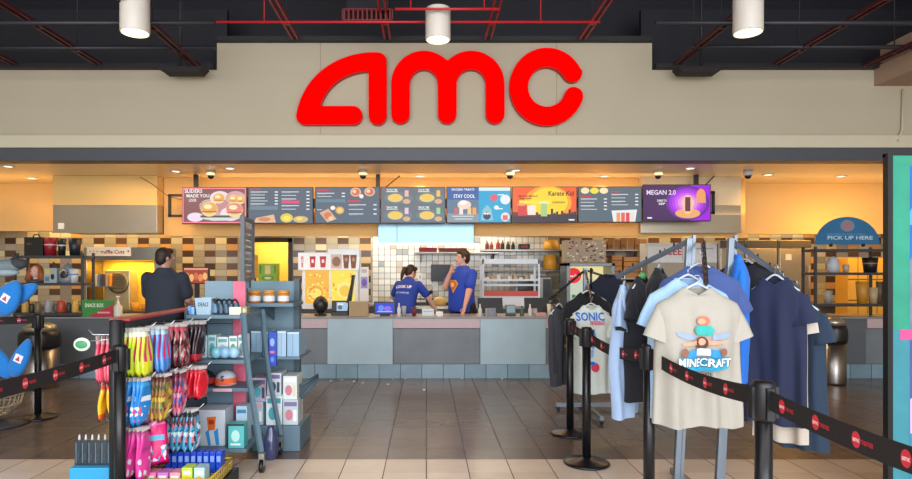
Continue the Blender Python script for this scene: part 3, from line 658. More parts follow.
# white sign shelf boxes at right
t = T('freezer_cabinet', 'white drink machine top with small red lettering behind the rack arm', 'machine', W(682, 300, 10.2))
a, b = W(648, 300, 10.2), W(717, 243, 10.2)
B().box((a.x, 10.2, .88), (b.x, 10.28, b.z-.33), mat('#a89c88', .4)).box((a.x, 10.2, b.z-.33), (b.x, 10.6, b.z), white_p).box((a.x, 10.28, .88), (b.x, 10.6, b.z-.33), mat('#8a8070', .4)).build('body', t, bevel=.005)
m = B(); f = Face(m, (a.x, 10.2, b.z), (1, 0, 0), (0, 0, -1), b.x-a.x, .33); f.text('ICEE', .36, .6, .34, mat('#c02a34', .5)); f.rect(.5, .1, .505, .9, dgm); f.rect(.55, .25, .95, .32, mat('#a8a8a8', .5)); m.build('lettering', t)
m = B()
for k in range(6): x = a.x+.06+k*.19; m.box((x, 10.17, .95), (x+.11, 10.2, 1.24), mat(['#c8c4ba', '#8a4a30', '#d4a050', '#b8b8b8', '#7a5a40', '#d0c8b8'][k], .4))
m.build('dispenser_front', t)
# stainless refrigerators on the right
for k, (x0_, x1_) in enumerate(((720, 745), (746, 778), (779, 812))):
    t = T('refrigerator', 'tall stainless refrigerator %s' % ['behind the right rack post', 'behind the blue garments, middle of three', 'left of the pick up shelf'][k], 'refrigerator', (WX((x0_+x1_)/2, 10.1), 10.1, 0), 'stainless refrigerators')
    a, b = WX(x0_, 10.1)+.004, WX(x1_, 10.1)-.004; zt = WZ(240, 10.1)
    B().box((a, 10.13, .0), (b, 10.28, zt), ss).build('body', t)
    B().box((a+.01, 10.1, .1), (b-.01, 10.129, zt-.14), ss).build('door', t, bevel=.006)
    B().box((a+.01, 10.1, zt-.13), (b-.01, 10.129, zt-.01), mat('#4a4540', .4)).build('vent_panel', t)
    B().tube([(b-.07, 10.07, 1.0), (b-.07, 10.055, 1.03), (b-.07, 10.055, 1.5), (b-.07, 10.07, 1.53)], .012, ss, 8).build('handle', t)
    B().box((a+.1, 10.095, 1.62), (a+.2, 10.1, 1.72), mat('#d8d4c8', .5)).build('notice', t)
# heated display cabinet, white frame, red trim
YH = 9.75; t = T('heated_cabinet', 'white framed heated display cabinet with red trim strips', 'cabinet', W(512, 318, YH))
a, b = W(482, 306, YH), W(540, 259, YH); wf = mat('#dfe6ea', .35)
m = B()
for x in (a.x, b.x-.03):
    for y in (YH, YH+.38): B().box((x, y, .88), (x+.03, y+.03, b.z), wf).build('post', t)
B().box((a.x, YH, b.z-.08), (b.x, YH+.42, b.z), wf).build('top', t, bevel=.004)
for py in (281, 286): B().box((a.x+.03, YH+.01, WZ(py, YH)), (b.x-.03, YH+.4, WZ(py, YH)+.03), wf).build('shelf', t)
B().box((a.x+.03, YH-.004, WZ(296, YH)), (b.x-.03, YH+.01, WZ(291, YH)), mat('#d8503c', .5)).build('trim_strip', t)
B().box((a.x+.03, YH+.02, .881), (b.x-.03, YH+.4, WZ(296, YH)-.002), wf).build('base', t)
m = B()
for k in range(9): m.box((a.x+.06+k*.09, YH+.05, WZ(281, YH)+.03), (a.x+.12+k*.09, YH+.2, WZ(281, YH)+.06+.02*(k % 3)), mat(['#e8e0d0', '#c8a070'][k % 2], .6))
for o_ in [0]: tag(m.build('wrapped_snack'), 'row of small wrapped snacks on the shelf of the heated cabinet', 'food', kind='stuff')
# toaster oven right of it
t = T('toaster_oven', 'dark rounded oven with a glass front behind the white cabinet', 'oven', W(533, 304, 10.35))
B().pbox(514, 276, 553, 304, 10.35, .32, mat('#8c8a84', .3, .7)).build('body', t, bevel=.03)
B().pbox(518, 279, 540, 299, 10.33, .02, mat('#38383a', .15)).build('glass_door', t, bevel=.01)
B().pbox(543, 279, 551, 300, 10.34, .02, mat('#28282a', .3)).build('control_panel', t)
t = ORG
# drink cooler with red disc
YF = 9.6; t = T('drink_cooler', 'grey framed lit drink cooler with a red soda disc inside', 'cooler', W(590, 330, YF))
a, b = W(567, 330, YF), W(615, 263, YF); a.z = 0; gf = mat('#7f868a', .35, .6)
m = B().box((a.x, YF, 0), (a.x+.05, YF+.5, b.z), gf).box((b.x-.05, YF, 0), (b.x, YF+.5, b.z), gf).box((a.x, YF, b.z-.05), (b.x, YF+.5, b.z), gf).box((a.x, YF, 0), (b.x, YF+.5, .3), gf).box((a.x, YF+.48, 0), (b.x, YF+.5, b.z), gf)
m.build('body', t, bevel=.004)
m = B(); f = Face(m, (a.x+.05, YF+.47, b.z-.05), (1, 0, 0), (0, 0, -1), b.x-a.x-.1, b.z-.4)
f.rect(0, 0, 1, 1, E('#d8e0cc', .8)); f.rect(0, 0, 1, .18, E('#f4e4a0', .9)); f.ell(.25, .13, .2, .11, E('#e83030')); f.text('Coca-Cola', .25, .15, .035, wh, wide=.3)
for k in range(7): f.rect(.08+.13*k, .4, .17+.13*k, .62, E(['#c83030', '#3a8a50', '#2858a0', '#d89030'][k % 4], .7)); f.rect(.08+.13*k, .72, .17+.13*k, .95, E(['#d89030', '#c83030', '#3a8a50'][k % 3], .7))
m.build('lit_interior', t)
for q in (.66, 1.0): B().box((a.x+.05, YF+.05, b.z-q*1.0), (b.x-.05, YF+.46, b.z-q+.012), gf).build('shelf', t)
# speckled popcorn display box on the cooler
def speck(f):
    random.seed(2)
    for k in range(70): f.ell(random.random()*.94+.03, random.random()*.92+.04, .03, .035, mat(random.choice(['#d8c8a0', '#8a3a34', '#3c3438', '#e8dcc0', '#a06a50']), .7), 6, l=.002)
box_thing('popcorn_carton', 'speckled cream carton standing on top of the drink cooler', 'box', 566, 240, 606, 262.8, YF+.05, .3, mat('#a89880', .8), None, speck)
cyl_thing('novelty_bucket', 'small maroon bucket standing in front of the speckled carton', 'bucket', 601, 262.8, 8, 10, YF-.0+.0, CUP, mat('#6a2024', .4)) if False else None
# backlit popcorn dispenser
YP = 9.3; t = T('popcorn_display', 'backlit yellow popcorn picture cabinet with cups on its white header', 'display', W(330, 318, YP))
a, b = W(302, 310, YP), W(358, 269.5, YP)
B().box((a.x, YP, .0), (b.x, YP+.45, .86), dgm).box((a.x, YP, .86), (b.x, YP+.45, b.z), white_p).build('body', t, bevel=.005)
m = B(); f = Face(m, (a.x+.05, YP, b.z-.01), (1, 0, 0), (0, 0, -1), b.x-a.x-.1, b.z-WZ(303, YP))
f.rect(0, 0, .48, 1, E('#f6b83c')); f.rect(.52, 0, 1, 1, E('#fbe04e')); f.ell(.22, .68, .19, .28, E('#fad24c')); f.ell(.22, .68, .15, .22, E('#f0a838')); f.ell(.22, .7, .11, .16, E('#fbe26a')); f.ell(.8, .6, .16, .26, E('#fdea86')); f.ell(.8, .62, .11, .17, E('#f4c84a'))
random.seed(7)
for k in range(40): f.ell(random.uniform(.04, .96), random.uniform(.06, .94), .02, .03, E(random.choice(['#e88a48', '#fff0a0', '#f6a050'])), 7, l=.004)
m.build('picture', t)
h1, h2 = W(298, 270, YP-.02), W(359, 252.5, YP-.02)
B().box((h1.x, YP-.02, h1.z), (WX(328, YP), YP+.3, h2.z), wf).box((WX(328, YP), YP-.02, h1.z), (h2.x, YP+.3, WZ(249, YP)), wf).build('header', t, bevel=.004)
m = B(); f = Face(m, (h1.x, YP-.021, WZ(249, YP)), (1, 0, 0), (0, 0, -1), h2.x-h1.x, WZ(249, YP)-h1.z)
rc = mat('#b02028', .5); bc = mat('#7a4a34', .6)
for u, w_, c in ((.07, .02, mat('#c87888', .5)), (.24, .05, rc), (.41, .055, rc)): f.poly([(u-w_, .35), (u+w_, .35), (u+w_*.7, .88), (u-w_*.7, .88)], c); f.rect(u-w_*.35, .5, u+w_*.35, .66, white_p)
f.rect(.54, .25, .72, .92, mat('#c8b8a8', .6)); f.ell(.63, .6, .07, .24, mat('#8a6a58', .6)); 
for u in (.79, .91): f.poly([(u-.055, .28), (u+.055, .28), (u+.035, .92), (u-.035, .92)], bc); f.ell(u, .5, .025, .1, mat('#a88a70', .6))
m.build('cup_pictures', t)
# narrow poster strip
def strip(f):
    f.rect(.1, .25, .9, .55, mat('#9c8cc8', .6)); f.ell(.5, .4, .3, .1, mat('#6a5aa8', .6)); f.rect(.2, .05, .8, .15, mat('#b8b0a8', .6)); f.ell(.5, .7, .3, .1, mat('#e0d8d0', .6)); f.rect(.05, .88, .95, .98, mat('#b02830', .5))
tag(B().pbox(360, 267, 368.5, 310, YP+.1, .02, white_p).build('hanging_sign') if False else (lambda m: (strip(Face(m, W(360, 267, YP+.1), (1, 0, 0), (0, 0, -1), WX(368.5, YP+.1)-WX(360, YP+.1), WZ(267, YP+.1)-WZ(306, YP+.1))), m.build('poster_stand'))[1])(B().pbox(360, 267, 368.5, 330, YP+.1, .02, white_p)), 'narrow white poster strip with a purple emblem right of the popcorn display', 'poster')
# yellow back room: green printed bag display
t = T('snack_display', 'bright green printed box in the yellow doorway', 'box', W(269, 285, ZT+.15))
a, b = W(258.5, 283, ZT+.15), W(277, 263.5, ZT+.15)
B().box((a.x, ZT+.15, a.z-1.0), (b.x, ZT+.4, a.z), mat('#a89450', .7)).build('stand', t)
m = B().box((a.x, ZT+.15, a.z), (b.x, ZT+.35, b.z), mat('#8cb838', .5)); f = Face(m, (a.x, ZT+.15, b.z), (1, 0, 0), (0, 0, -1), b.x-a.x, b.z-a.z)
f.rect(.35, .1, .65, .55, mat('#e8d890', .5)); f.rect(.08, .1, .14, .5, mat('#3c7a30', .5)); f.rect(.86, .1, .92, .5, mat('#3c7a30', .5)); f.ell(.5, .75, .35, .12, mat('#5a9a38', .5)); f.ell(.5, .75, .2, .07, mat('#d8e0a0', .5)); m.build('front', t)
tag(B().pbox(252, 255, 258, 278, ZT+.2, .01, mat('#e8a828', .6)).box((WX(254, ZT+.2), ZT+.2, 0), (WX(256, ZT+.2), ZT+.22, WZ(278, ZT+.2)), dgm).build('paper_notice'), 'orange notice standing in the yellow doorway', 'sign')
# wall monitor and receipt papers
t = T('wall_monitor', 'black square monitor on an arm on the pale tiled wall', 'monitor', W(441, 282, 10.7))
B().pbox(431, 264.5, 450.5, 281.5, 10.7, .05, blk).build('screen', t, bevel=.004)
B().tube([W(440, 275, 10.76), W(440, 276, ZT)], .03, blk, 8).build('arm', t)
B().pbox(432, 283, 438, 287, 10.72, .02, white_p).build('label_printer', t)
box_thing('wall_switch', 'white switch plate on the pale tiles left of the monitor', 'switch', 418, 273, 422, 281, ZT-.012, .011, mat('#f0efe8', .4), None, lambda f: f.rect(.35, .3, .65, .7, mat('#a0a0a0', .5)))
# pipe work and brown dispenser heads under the monitor
t = T('drink_dispenser', 'black drink dispenser taps between the two workers', 'dispenser', W(425, 310, 9.9))
B().box((WX(405, 9.9), 9.9, .88), (WX(448, 9.9), 10.0, .93), blk).tube([W(427, 312, 9.95), W(427, 297, 9.95), W(431, 292, 9.95)], .018, blk, 8).tube([W(417, 299, 9.95), W(441, 299, 9.95)], .012, blk, 8).ell(W(431, 292, 9.95), .035, blk, 12).ell(W(429, 305, 9.9), .03, mat('#5a2a1c', .5), 12).build('taps', t)
cyl_thing('condiment_tray', 'yellow and orange snack pile in a clear tub between the workers', 'food', 440, 305.8, 14, 9, 9.8, [(.8, 0), (1, .6), (.6, .95), (.1, 1)], mat('#dcb868', .7))
for k, (px, py, w, h, c) in enumerate(((466.5, 312, 3, 10, '#d8d4cc'), (383, 296, 3, 14, '#c8b8a4'))):
    pass

# ------------------------------------------------------------ popcorn warmer at left
YW = 9.35; t = T('popcorn_warmer', 'stainless popcorn cabinet glowing yellow with a printed header sign and round black kettle', 'cabinet', W(122, 316, YW))
a, b = W(84, 316, YW), W(163, 246, YW); st = brushed('#a8a49a', .3, 40)
B().box((a.x, YW, 0), (b.x, YW+.5, .82), mat('#56534e', .5)).build('base', t)
m = B().box((a.x, YW, b.z-.22), (b.x, YW+.5, b.z-.02), st).box((b.x-.14, YW, .82), (b.x, YW+.5, b.z-.2), st).box((a.x, YW, .82), (a.x+.04, YW+.5, b.z-.2), st).box((a.x+.04, YW+.48, .82), (b.x-.14, YW+.5, b.z-.22), mat('#f0c040', .5))
m.build('frame', t, bevel=.004)
m = B(); f = Face(m, (WX(87, YW), YW-.008, WZ(247, YW)), (1, 0, 0), (0, 0, -1), WX(131, YW)-WX(87, YW), WZ(247, YW)-WZ(256, YW))
m.box((WX(87, YW), YW-.008, WZ(256, YW)), (WX(131, YW), YW, WZ(247, YW)), mat('#e8dcc8', .5)); f.text('ruffle Cuts', .6, .72, .4, mat('#8a2030', .5), wide=.52)
for k in range(4): f.ell(.08+k*.08, .5, .02, .12, mat('#c8a878', .5))
f.rect(.93, .35, .96, .6, mat('#8a2030', .5)); m.build('header_sign', t)
area('warmer_light', ((a.x+b.x)/2, YW+.25, b.z-.235), (0, 0, 0), .8, .3, 14, '#ffd060')
pw = t
c1, c2 = W(104, 302, YW+.15), W(130, 270, YW+.15)
B().box((c1.x, YW+.15, .82), (c2.x, YW+.4, c2.z), mat('#b8a880', .35, .4)).build('kettle_housing', t, bevel=.02)
cc_ = W(119, 283, YW+.15); M = Matrix.Rotation(pi/2, 4, 'X')
B().lathe(cc_, [(.13, 0), (.16, .005), (.165, .03), (.13, .03)], mat('#8a7c5c', .3, .6), 32, M.to_3x3()).build('kettle_ring', t)
B().lathe(cc_, [(.0005, .01), (.13, .01)], blk, 32, M.to_3x3(), cap=False).build('kettle_opening', t)
m = B()
for k in range(7): m.box((cc_.x-.09, YW+.118, cc_.z-.09+k*.028), (cc_.x+.09, YW+.124, cc_.z-.082+k*.028), mat('#3c342c', .4))
m.build('kettle_grille', t)
random.seed(11)
for k in range(6):
    box_thing('snack_box', 'thin %s carton in the upright row left of the kettle' % ['white', 'grey', 'blue', 'brown', 'striped', 'orange'][k], 'box', 95+k*2.6, 274, 97.1+k*2.6, 286, YW+.05, .09, mat(['#e0dcd0', '#8c8c90', '#4a5a78', '#7a4a34', '#c8b8a0', '#d88a30'][k], .6), 'upright cartons in the popcorn cabinet')
wz = WZ(286, YW); B().box((a.x+.041, YW+.02, wz-.02), (WX(111, YW), YW+.3, wz), st).build('inner_shelf', pw)
for k, (x, y, w, h, c) in enumerate(((93, 300, 9, 10, '#d87c30'), (101, 300, 6, 7, '#e8c070'), (135, 303, 8, 12, '#d8942c'), (146, 302, 9, 10, '#b8743c'))):
    cyl_thing('popcorn_tub', '%s tub at the foot of the popcorn cabinet' % ['orange', 'small cream', 'dark amber', 'brown'][k], 'bucket', x, 314.5, w, h, YW+.1, CUP, mat(c, .6), 'tubs in the popcorn cabinet')
# food menu display on the left (red)
t = T('tabletop_display', 'black framed lit food picture behind the customer', 'screen', W(195, 300, 8.75))
a, b = W(183, 284, 8.75), W(209, 267, 8.75)
B().box((a.x, 8.75, a.z), (b.x, 8.79, b.z), blk).box(((a.x+b.x)/2-.03, 8.77, HC), ((a.x+b.x)/2+.03, 8.81, a.z+.05), blk).box(((a.x+b.x)/2-.12, 8.70, HC), ((a.x+b.x)/2+.12, 8.86, HC+.015), blk).build('stand', t)
m = B(); f = Face(m, (a.x+.015, 8.75, b.z-.015), (1, 0, 0), (0, 0, -1), b.x-a.x-.03, b.z-a.z-.03); f.rect(0, 0, 1, 1, E('#b04a34', .9)); 
for k in range(5): f.ell(.12+k*.19, .55+.1*(k % 2), .1, .25, E(['#e8905a', '#f0b878', '#d86a48'][k % 3]))
f.rect(0, 0, 1, .12, E('#e8a08a')); m.build('picture', t)

# ------------------------------------------------------------ people
def eval_remesh(o, vox, smooth=3):
    md = o.modifiers.new('r', 'REMESH'); md.mode = 'VOXEL'; md.voxel_size = vox; md.use_smooth_shade = True
    if smooth: s = o.modifiers.new('s', 'SMOOTH'); s.iterations = smooth; s.factor = .5
    bpy.context.view_layer.update()
    me = bpy.data.meshes.new_from_object(o.evaluated_get(bpy.context.evaluated_depsgraph_get()))
    mats_ = list(o.data.materials); o.modifiers.clear(); o.data = me
    me.materials.clear()
    for q in mats_: me.materials.append(q)
    for p in me.polygons: p.use_smooth = True; p.material_index = 0
def cap_(m, a, b, ra, rb, mt, n=12):
    m.tube([a, b], [ra, rb], mt, n); m.ell(a, ra, mt, 12); m.ell(b, rb, mt, 12)
def loft(m, rings, mt, n=28):
    vs = []; N = len(rings)
    for c, rx, ry, R in rings:
        for k in range(n):
            a = 2*pi*k/n; ca, sa = cos(a), sin(a)
            v = Vector((rx*math.copysign(abs(ca)**.85, ca), ry*math.copysign(abs(sa)**.85, sa), 0)); vs.append(c + R @ v)
    fs = [(i*n+k, i*n+(k+1)%n, (i+1)*n+(k+1)%n, (i+1)*n+k) for i in range(N-1) for k in range(n)]
    fs += [tuple(range(n))[::-1], tuple(range((N-1)*n, N*n))]
    m.add(vs, fs, mt, True)
def ik(a, b, l1, l2, hint):
    d = b - a; L = min(d.length, (l1+l2)*.999); dn = d.normalized()
    x = (l1*l1 - l2*l2 + L*L)/(2*L); h = math.sqrt(max(0, l1*l1-x*x))
    hv = Vector(hint) - dn*Vector(hint).dot(dn); hv.normalize()
    return a + dn*x + hv*h, a + dn*L
def person(label, X, Y, H, rz, wide=1.0, lean=0.0, head=(0, 0), wrists=None, hints=None, skin='#c89a82', hair='#2a1c16', top='#24476f', legs='#23252c', longhair=False, belly=0.0, cap=None, female=False, shirt_fn=None, twist=0):
    k = H / 1.75
    t = T('person', label, 'person', (X, Y, 0), None, radians(rz))
    sk, hm, tm, lm, sm = mat(skin, .5, var=.05), mat(hair, .6, var=.25, scale=60, bump=.3), mat(top, .85, var=.06, bump=.06, scale=14), mat(legs, .85), mat('#1c1c20', .5)
    V = lambda x, y, z: Vector((x*k, y*k, z*k))
    hipz = .93
    Rl = Matrix.Rotation(radians(lean), 3, 'X')
    def U(x, y, z):                                   # upper body point, leaned about the hips
        v = V(x, y, z) - V(0, 0, hipz); return Rl @ v + V(0, 0, hipz)
    w = wide; sh = .175*w; hpx = .10*w
    hips = [V(-hpx, 0, hipz-.02), V(hpx, 0, hipz-.02)]
    knees = [V(-.105*w, -.02, .5), V(.105*w, -.02, .5)]; ank = [V(-.11*w, .02, .09), V(.11*w, .02, .09)]
    shl = [U(-sh, 0, 1.42), U(sh, 0, 1.42)]
    hands = []; elb = []
    wr = wrists or [(-.24*w, -.02, .86), (.24*w, -.02, .86)]
    hints = hints or [(-.3, 1, 0), (.3, 1, 0)]
    for i in (0, 1):
        e, wv = ik(shl[i], V(*wr[i]), .29*k, .26*k, hints[i]); elb.append(e); hands.append(wv)
    m = B()
    # torso, neck, limbs, feet in one body
    loft(m, [(U(0, -belly*q, z), rx*w*k, ry*w*k, Rl) for z, rx, ry, q in ((.86, .13, .09, 0), (.95, .16, .11, .4), (1.08, .148, .105, 1), (1.22, .155, .108, .8), (1.34, .165, .108, 0), (1.42, .15, .08, 0), (1.47, .08, .055, 0))], sk)
    cap_(m, U(0, .005, 1.40), U(0, -.01, 1.56), .062*k, .055*k, sk)
    for i in (0, 1):
        cap_(m, hips[i], knees[i], .088*w*k, .058*w*k, sk); cap_(m, knees[i], ank[i], .055*w*k, .04*k, sk)
        cap_(m, ank[i] - V(0, 0, .035), ank[i] + V(0, -.15, -.055), .042*k, .03*k, sk)
        cap_(m, shl[i]-Rl @ V(0, 0, .03), elb[i], .045*w*k, .042*w*k, sk); cap_(m, elb[i], hands[i], .042*w*k, .029*k, sk)
        d = (hands[i]-elb[i]).normalized(); sd = d.cross(Vector((0, 1, 0)) if abs(d.y) < .8 else Vector((0, 0, 1))).normalized(); nn = d.cross(sd)
        pc = hands[i] + d*.045*k
        m.ell(pc, (.04*k, .018*k, .05*k), sk, 12, Matrix((sd, nn, d)).transposed())
        sgn = 1 if i == 0 else -1
        for q in range(4):
            b0 = hands[i] + d*.08*k + sd*(-.03+.02*q)*k; L = [.062, .075, .07, .055][q]*k
            b1 = b0 + d*L*.5 + nn*.008*k; b2 = b1 + (d*.8+nn*.6*sgn).normalized()*L*.5
            m.tube([b0 - d*.02*k, b0, b1, b2], [.0095*k, .009*k, .0085*k, .007*k], sk, 8); m.ell(b2, .007*k, sk, 8)
        a0 = hands[i] + d*.025*k + sd*.03*k*(-1); a1 = a0 + (d*.5 - sd).normalized()*.035*k; a2 = a1 + (d - sd*.4).normalized()*.03*k
        m.tube([a0, a1, a2], [.013*k, .011*k, .009*k], sk, 8); m.ell(a2, .009*k, sk, 8)
    # head
    hc = U(0, -.015, 1.635)
    Rh = Matrix.Rotation(radians(head[0]), 3, 'Z') @ Matrix.Rotation(radians(head[1] + lean*.5), 3, 'X')
    Hp = lambda x, y, z: hc + Rh @ Vector((x*k, y*k, z*k))
    m.ell(Hp(0, .012, .02), (.074*k, .095*k, .092*k), sk, 20, Rh); m.ell(Hp(0, -.018, -.04), (.056*k, .068*k, .07*k), sk, 18, Rh)
    m.ell(Hp(0, -.06, -.088), (.026*k, .022*k, .02*k), sk, 12, Rh)
    m.tube([Hp(0, -.084, .015), Hp(0, -.106, -.022)], [.008*k, .014*k], sk, 8); m.ell(Hp(0, -.102, -.024), .015*k, sk, 10)
    for s in (-1, 1): m.ell(Hp(.075*s, .01, -.005), (.01*k, .02*k, .032*k), sk, 10, Rh); m.ell(Hp(.03*s, -.078, .028), (.024*k, .012*k, .008*k), sk, 10, Rh)
    cap_(m, U(0, .0, 1.5), Hp(0, .02, -.05), .054*k, .052*k, sk)
    o = m.build('body', t, local=True); eval_remesh(o, .0085, 2)
    for s in (-1, 1):
        e = B().ell(Hp(.03*s, -.083, .008), (.013*k, .008*k, .008*k), mat('#e8e4e0', .3), 10, Rh).ell(Hp(.03*s, -.089, .008), .005*k, mat('#1a1210', .2), 8).build('eye', t, local=True)
    B().ell(Hp(0, -.086, -.053), (.024*k, .007*k, .006*k), mat('#9a5a50', .5), 10, Rh).build('mouth', t, local=True)
    for s in (-1, 1): B().ell(Hp(.031*s, -.086, .033), (.02*k, .006*k, .0045*k), hm, 8, Rh).build('eyebrow', t, local=True)
    # hair
    m = B(); m.ell(Hp(0, .028, .035), (.084*k, .098*k, .094*k), hm, 20, Rh); m.ell(Hp(0, .055, -.01), (.076*k, .068*k, .085*k), hm, 16, Rh); m.ell(Hp(0, -.035, .085), (.066*k, .05*k, .04*k), hm, 14, Rh)
    for s in (-1, 1): m.ell(Hp(.07*s, -.005, .02), (.014*k, .03*k, .035*k), hm, 10, Rh)
    if longhair: m.tube([Hp(0, .09, .03), Hp(-.01, .16, -.0), Hp(-.02, .17, -.1), Hp(-.01, .14, -.22)], [.03*k, .042*k, .036*k, .012*k], hm, 10)
    o = m.build('hair', t, local=True); eval_remesh(o, .008, 1)
    # shirt
    m = B()
    loft(m, [(U(0, -belly*q, z), rx*w*k, ry*w*k, Rl) for z, rx, ry, q in ((.84, .19, .145, .5), (.9, .191, .147, .8), (1.02, .184, .142, 1), (1.15, .18, .137, 1), (1.28, .188, .132, .4), (1.37, .192, .12, 0), (1.425, .17, .098, 0), (1.455, .13, .082, 0), (1.478, .1, .08, 0), (1.505, .075, .074, 0), (1.522, .066, .068, 0))], tm)
    for i in (0, 1):
        mid = shl[i].lerp(elb[i], .72); s0 = shl[i] - Rl @ V(0, 0, .02); cap_(m, s0, mid, .066*w*k, .07*w*k, tm)
    o = m.build('t_shirt', t, local=True); eval_remesh(o, .012, 3)
    if shirt_fn: shirt_fn(t, U, k, w, Rl)
    # trousers and shoes
    m = B(); m.ell(V(0, 0, .92), (.18*w*k, .13*w*k, .12*k), lm, 18)
    for i in (0, 1): cap_(m, hips[i], knees[i], .105*w*k, .078*w*k, lm); cap_(m, knees[i], ank[i]+V(0, 0, .02), .075*w*k, .058*k, lm)
    o = m.build('trousers', t, local=True); eval_remesh(o, .014, 3)
    for i in (0, 1):
        m = B(); a = ank[i]; m.ell(a + V(0, .0, -.03), (.05*k, .065*k, .058*k), sm, 12); m.ell(a + V(0, -.11, -.045), (.052*k, .1*k, .042*k), sm, 12)
        o = m.build('shoe', t, local=True); eval_remesh(o, .01, 1)
        lo = min(v.co.z for v in o.data.vertices)
        for v in o.data.vertices: v.co.z = max(v.co.z, .002)
    return t
# customer, seen from behind in a dark tee
person('person in a dark navy tee seen from behind, waiting at the counter', WX(165, 7.0), 7.0, 1.70, 176, wide=1.2, head=(-38, 4), hair='#2c1d15', top='#2c3440', legs='#2b2d33', skin='#b98a74',
       wrists=[(-.2, -.3, 1.0), (.2, -.3, 1.0)])
# worker in a blue tee with an emblem, facing left
def emblem(t, U, k, w, Rl):
    m = B()
    def fn(u, v, l): return U(-.10+.2*u, -.165*w - l*1.6 - .012*sin(pi*min(1, max(0, v))) + .10*(u-.5)**2*w, 1.33-.22*v)
    f = Face(m, (0, 0, 0), (1, 0, 0), (0, 0, -1), .2, .22, fn)
    f.poly([(.2, .1), (.8, .1), (1, .35), (.5, 1), (0, .35)], mat('#d8a840', .7)); f.poly([(.25, .18), (.75, .18), (.88, .36), (.5, .86), (.12, .36)], mat('#d86038', .7)); f.ell(.5, .42, .2, .16, mat('#e8c060', .7))
    m.build('emblem', t, local=True)
person('worker in a bright blue tee with a gold emblem, facing left with a raised hand', WX(463, 9.08), 9.1, 1.75, -52, wide=1.17, head=(-22, 0), hair='#241812', top='#1f43b0', legs='#1c1c22', skin='#cf9d88', belly=.03,
       wrists=[(-.06, -.19, 1.42), (.30, -.24, .90)], hints=[(-.5, -.1, -1), (.6, 1, 0)], shirt_fn=emblem)
# worker in a blue tee with writing on the back, bending over the counter
def backtext(t, U, k, w, Rl):
    m = B()
    def fn(u, v, l): return U(.16-.32*u, .150*w + l*1.5 + .012 - .12*(u-.5)**2, 1.36-.25*v)
    f = Face(m, (0, 0, 0), (1, 0, 0), (0, 0, -1), .32, .25, fn)
    f.text('LOOK UP', .5, .4, .2, mat('#e8ecf4', .7), wide=.85); f.text('AT THE MOVIES', .5, .8, .12, mat('#a8c0e8', .7), wide=.7)
    m.build('back_print', t, local=True)
person('worker in a blue tee with white writing on the back, brown ponytail, leaning over', WX(403, 9.05), 9.12, 1.60, 158, wide=1.03, lean=27, head=(-30, 12), hair='#2e1a12', top='#1c3c9c', legs='#1c1c22', skin='#cf9d88', longhair=True,
       wrists=[(-.42, -.42, .90), (.2, -.45, .95)], hints=[(-1, .4, 0), (1, .4, 0)], shirt_fn=backtext)

# ------------------------------------------------------------ things on the counter
YT = 8.5
PYT = HY + (EYE-HC)/YT*F      # pixel row of the countertop at that depth
def standing(py, Y): return WZ(py, Y)
def ct(name, lab, cat, x0, y0, x1, d, mt, Y=8.45, grp=None, deco=None, bevel=.004):
    a = WX(x0, Y); b = WX(x1, Y); t = B().box((a, Y, HC), (b, Y+d, WZ(y0, Y)), mt)
    if deco: deco(Face(t, (a, Y, WZ(y0, Y)), (1, 0, 0), (0, 0, -1), b-a, WZ(y0, Y)-HC))
    return tag(t.build(name, bevel=bevel), lab, cat, grp)
def cc(name, lab, cat, px, y0, w, Y, prof, mt, grp=None, extra=None):
    r = w/2/F*Y; h = WZ(y0, Y)-HC; m = B().lathe((WX(px, Y), Y, HC), [(max(.0004, a*r), b*h) for a, b in prof], mt, 18)
    if extra: extra(m, (WX(px, Y), Y, HC), r, h)
    return tag(m.build(name), lab, cat, grp)
# tan bag, register screens, tablet
ct('paper_bag', 'plain tan paper bag on the counter left of the blue tablet', 'bag', 349, 301.5, 368, .12, mat('#b09470', .85, bump=.1), Y=8.3)
def pos_back(px0, px1, y0, lab, Y=8.5):
    t = T('register_monitor', lab, 'monitor', (WX((px0+px1)/2, Y), Y, HC), 'black register monitors seen from behind')
    a, b = W(px0, 312, Y), W(px1, y0, Y)
    B().prism([(a.x, Y, a.z), (a.x, Y+.03, a.z), (a.x, Y+.10, b.z), (a.x, Y+.06, b.z)], (b.x-a.x, 0, 0), blk).build('screen_back', t, bevel=.004)
    B().cyl(((a.x+b.x)/2, Y+.05, HC+.012), ((a.x+b.x)/2, Y+.05, a.z+.05), .03, blk, 12).lathe(((a.x+b.x)/2, Y+.05, HC), [(.1, 0), (.1, .01), (.03, .015)], blk, 20).build('stand', t)
    m = B(); m.box((a.x+.1, Y-.05, HC+.0), (a.x+.16, Y-.01, HC+.10), mat('#a8a8a4', .4)).build('card_reader', t)
pos_back(478, 503, 298, 'black register monitor from behind, right of the blue-shirted worker')
pos_back(525, 550, 298, 'black register monitor from behind, rightmost on the counter')
t = T('payment_terminal', 'small grey payment terminal between the two right register monitors', 'card reader', (WX(511, 8.4), 8.4, HC))
B().box((WX(506, 8.4), 8.4, HC), (WX(516, 8.4), 8.5, HC+.02), dgm).prism([(WX(506, 8.4), 8.4, HC+.02), (WX(506, 8.4), 8.43, HC+.02), (WX(506, 8.4), 8.47, HC+.15), (WX(506, 8.4), 8.44, HC+.15)], (.135, 0, 0), mat('#4a585c', .4)).build('body', t, bevel=.003)
m = B(); f = Face(m, (WX(507, 8.4), 8.434, HC+.14), (1, 0, 0), (0, -.3, -1), .115, .1); f.rect(0, 0, 1, 1, mat('#7fa0a4', .3)); m.build('display', t)
t = T('tablet', 'black tablet with a glowing blue picture facing the customers', 'tablet', (WX(385, 8.4), 8.4, HC))
a, b = W(374, 315.5, 8.4), W(395.5, 301.5, 8.4); a.z = HC+.02
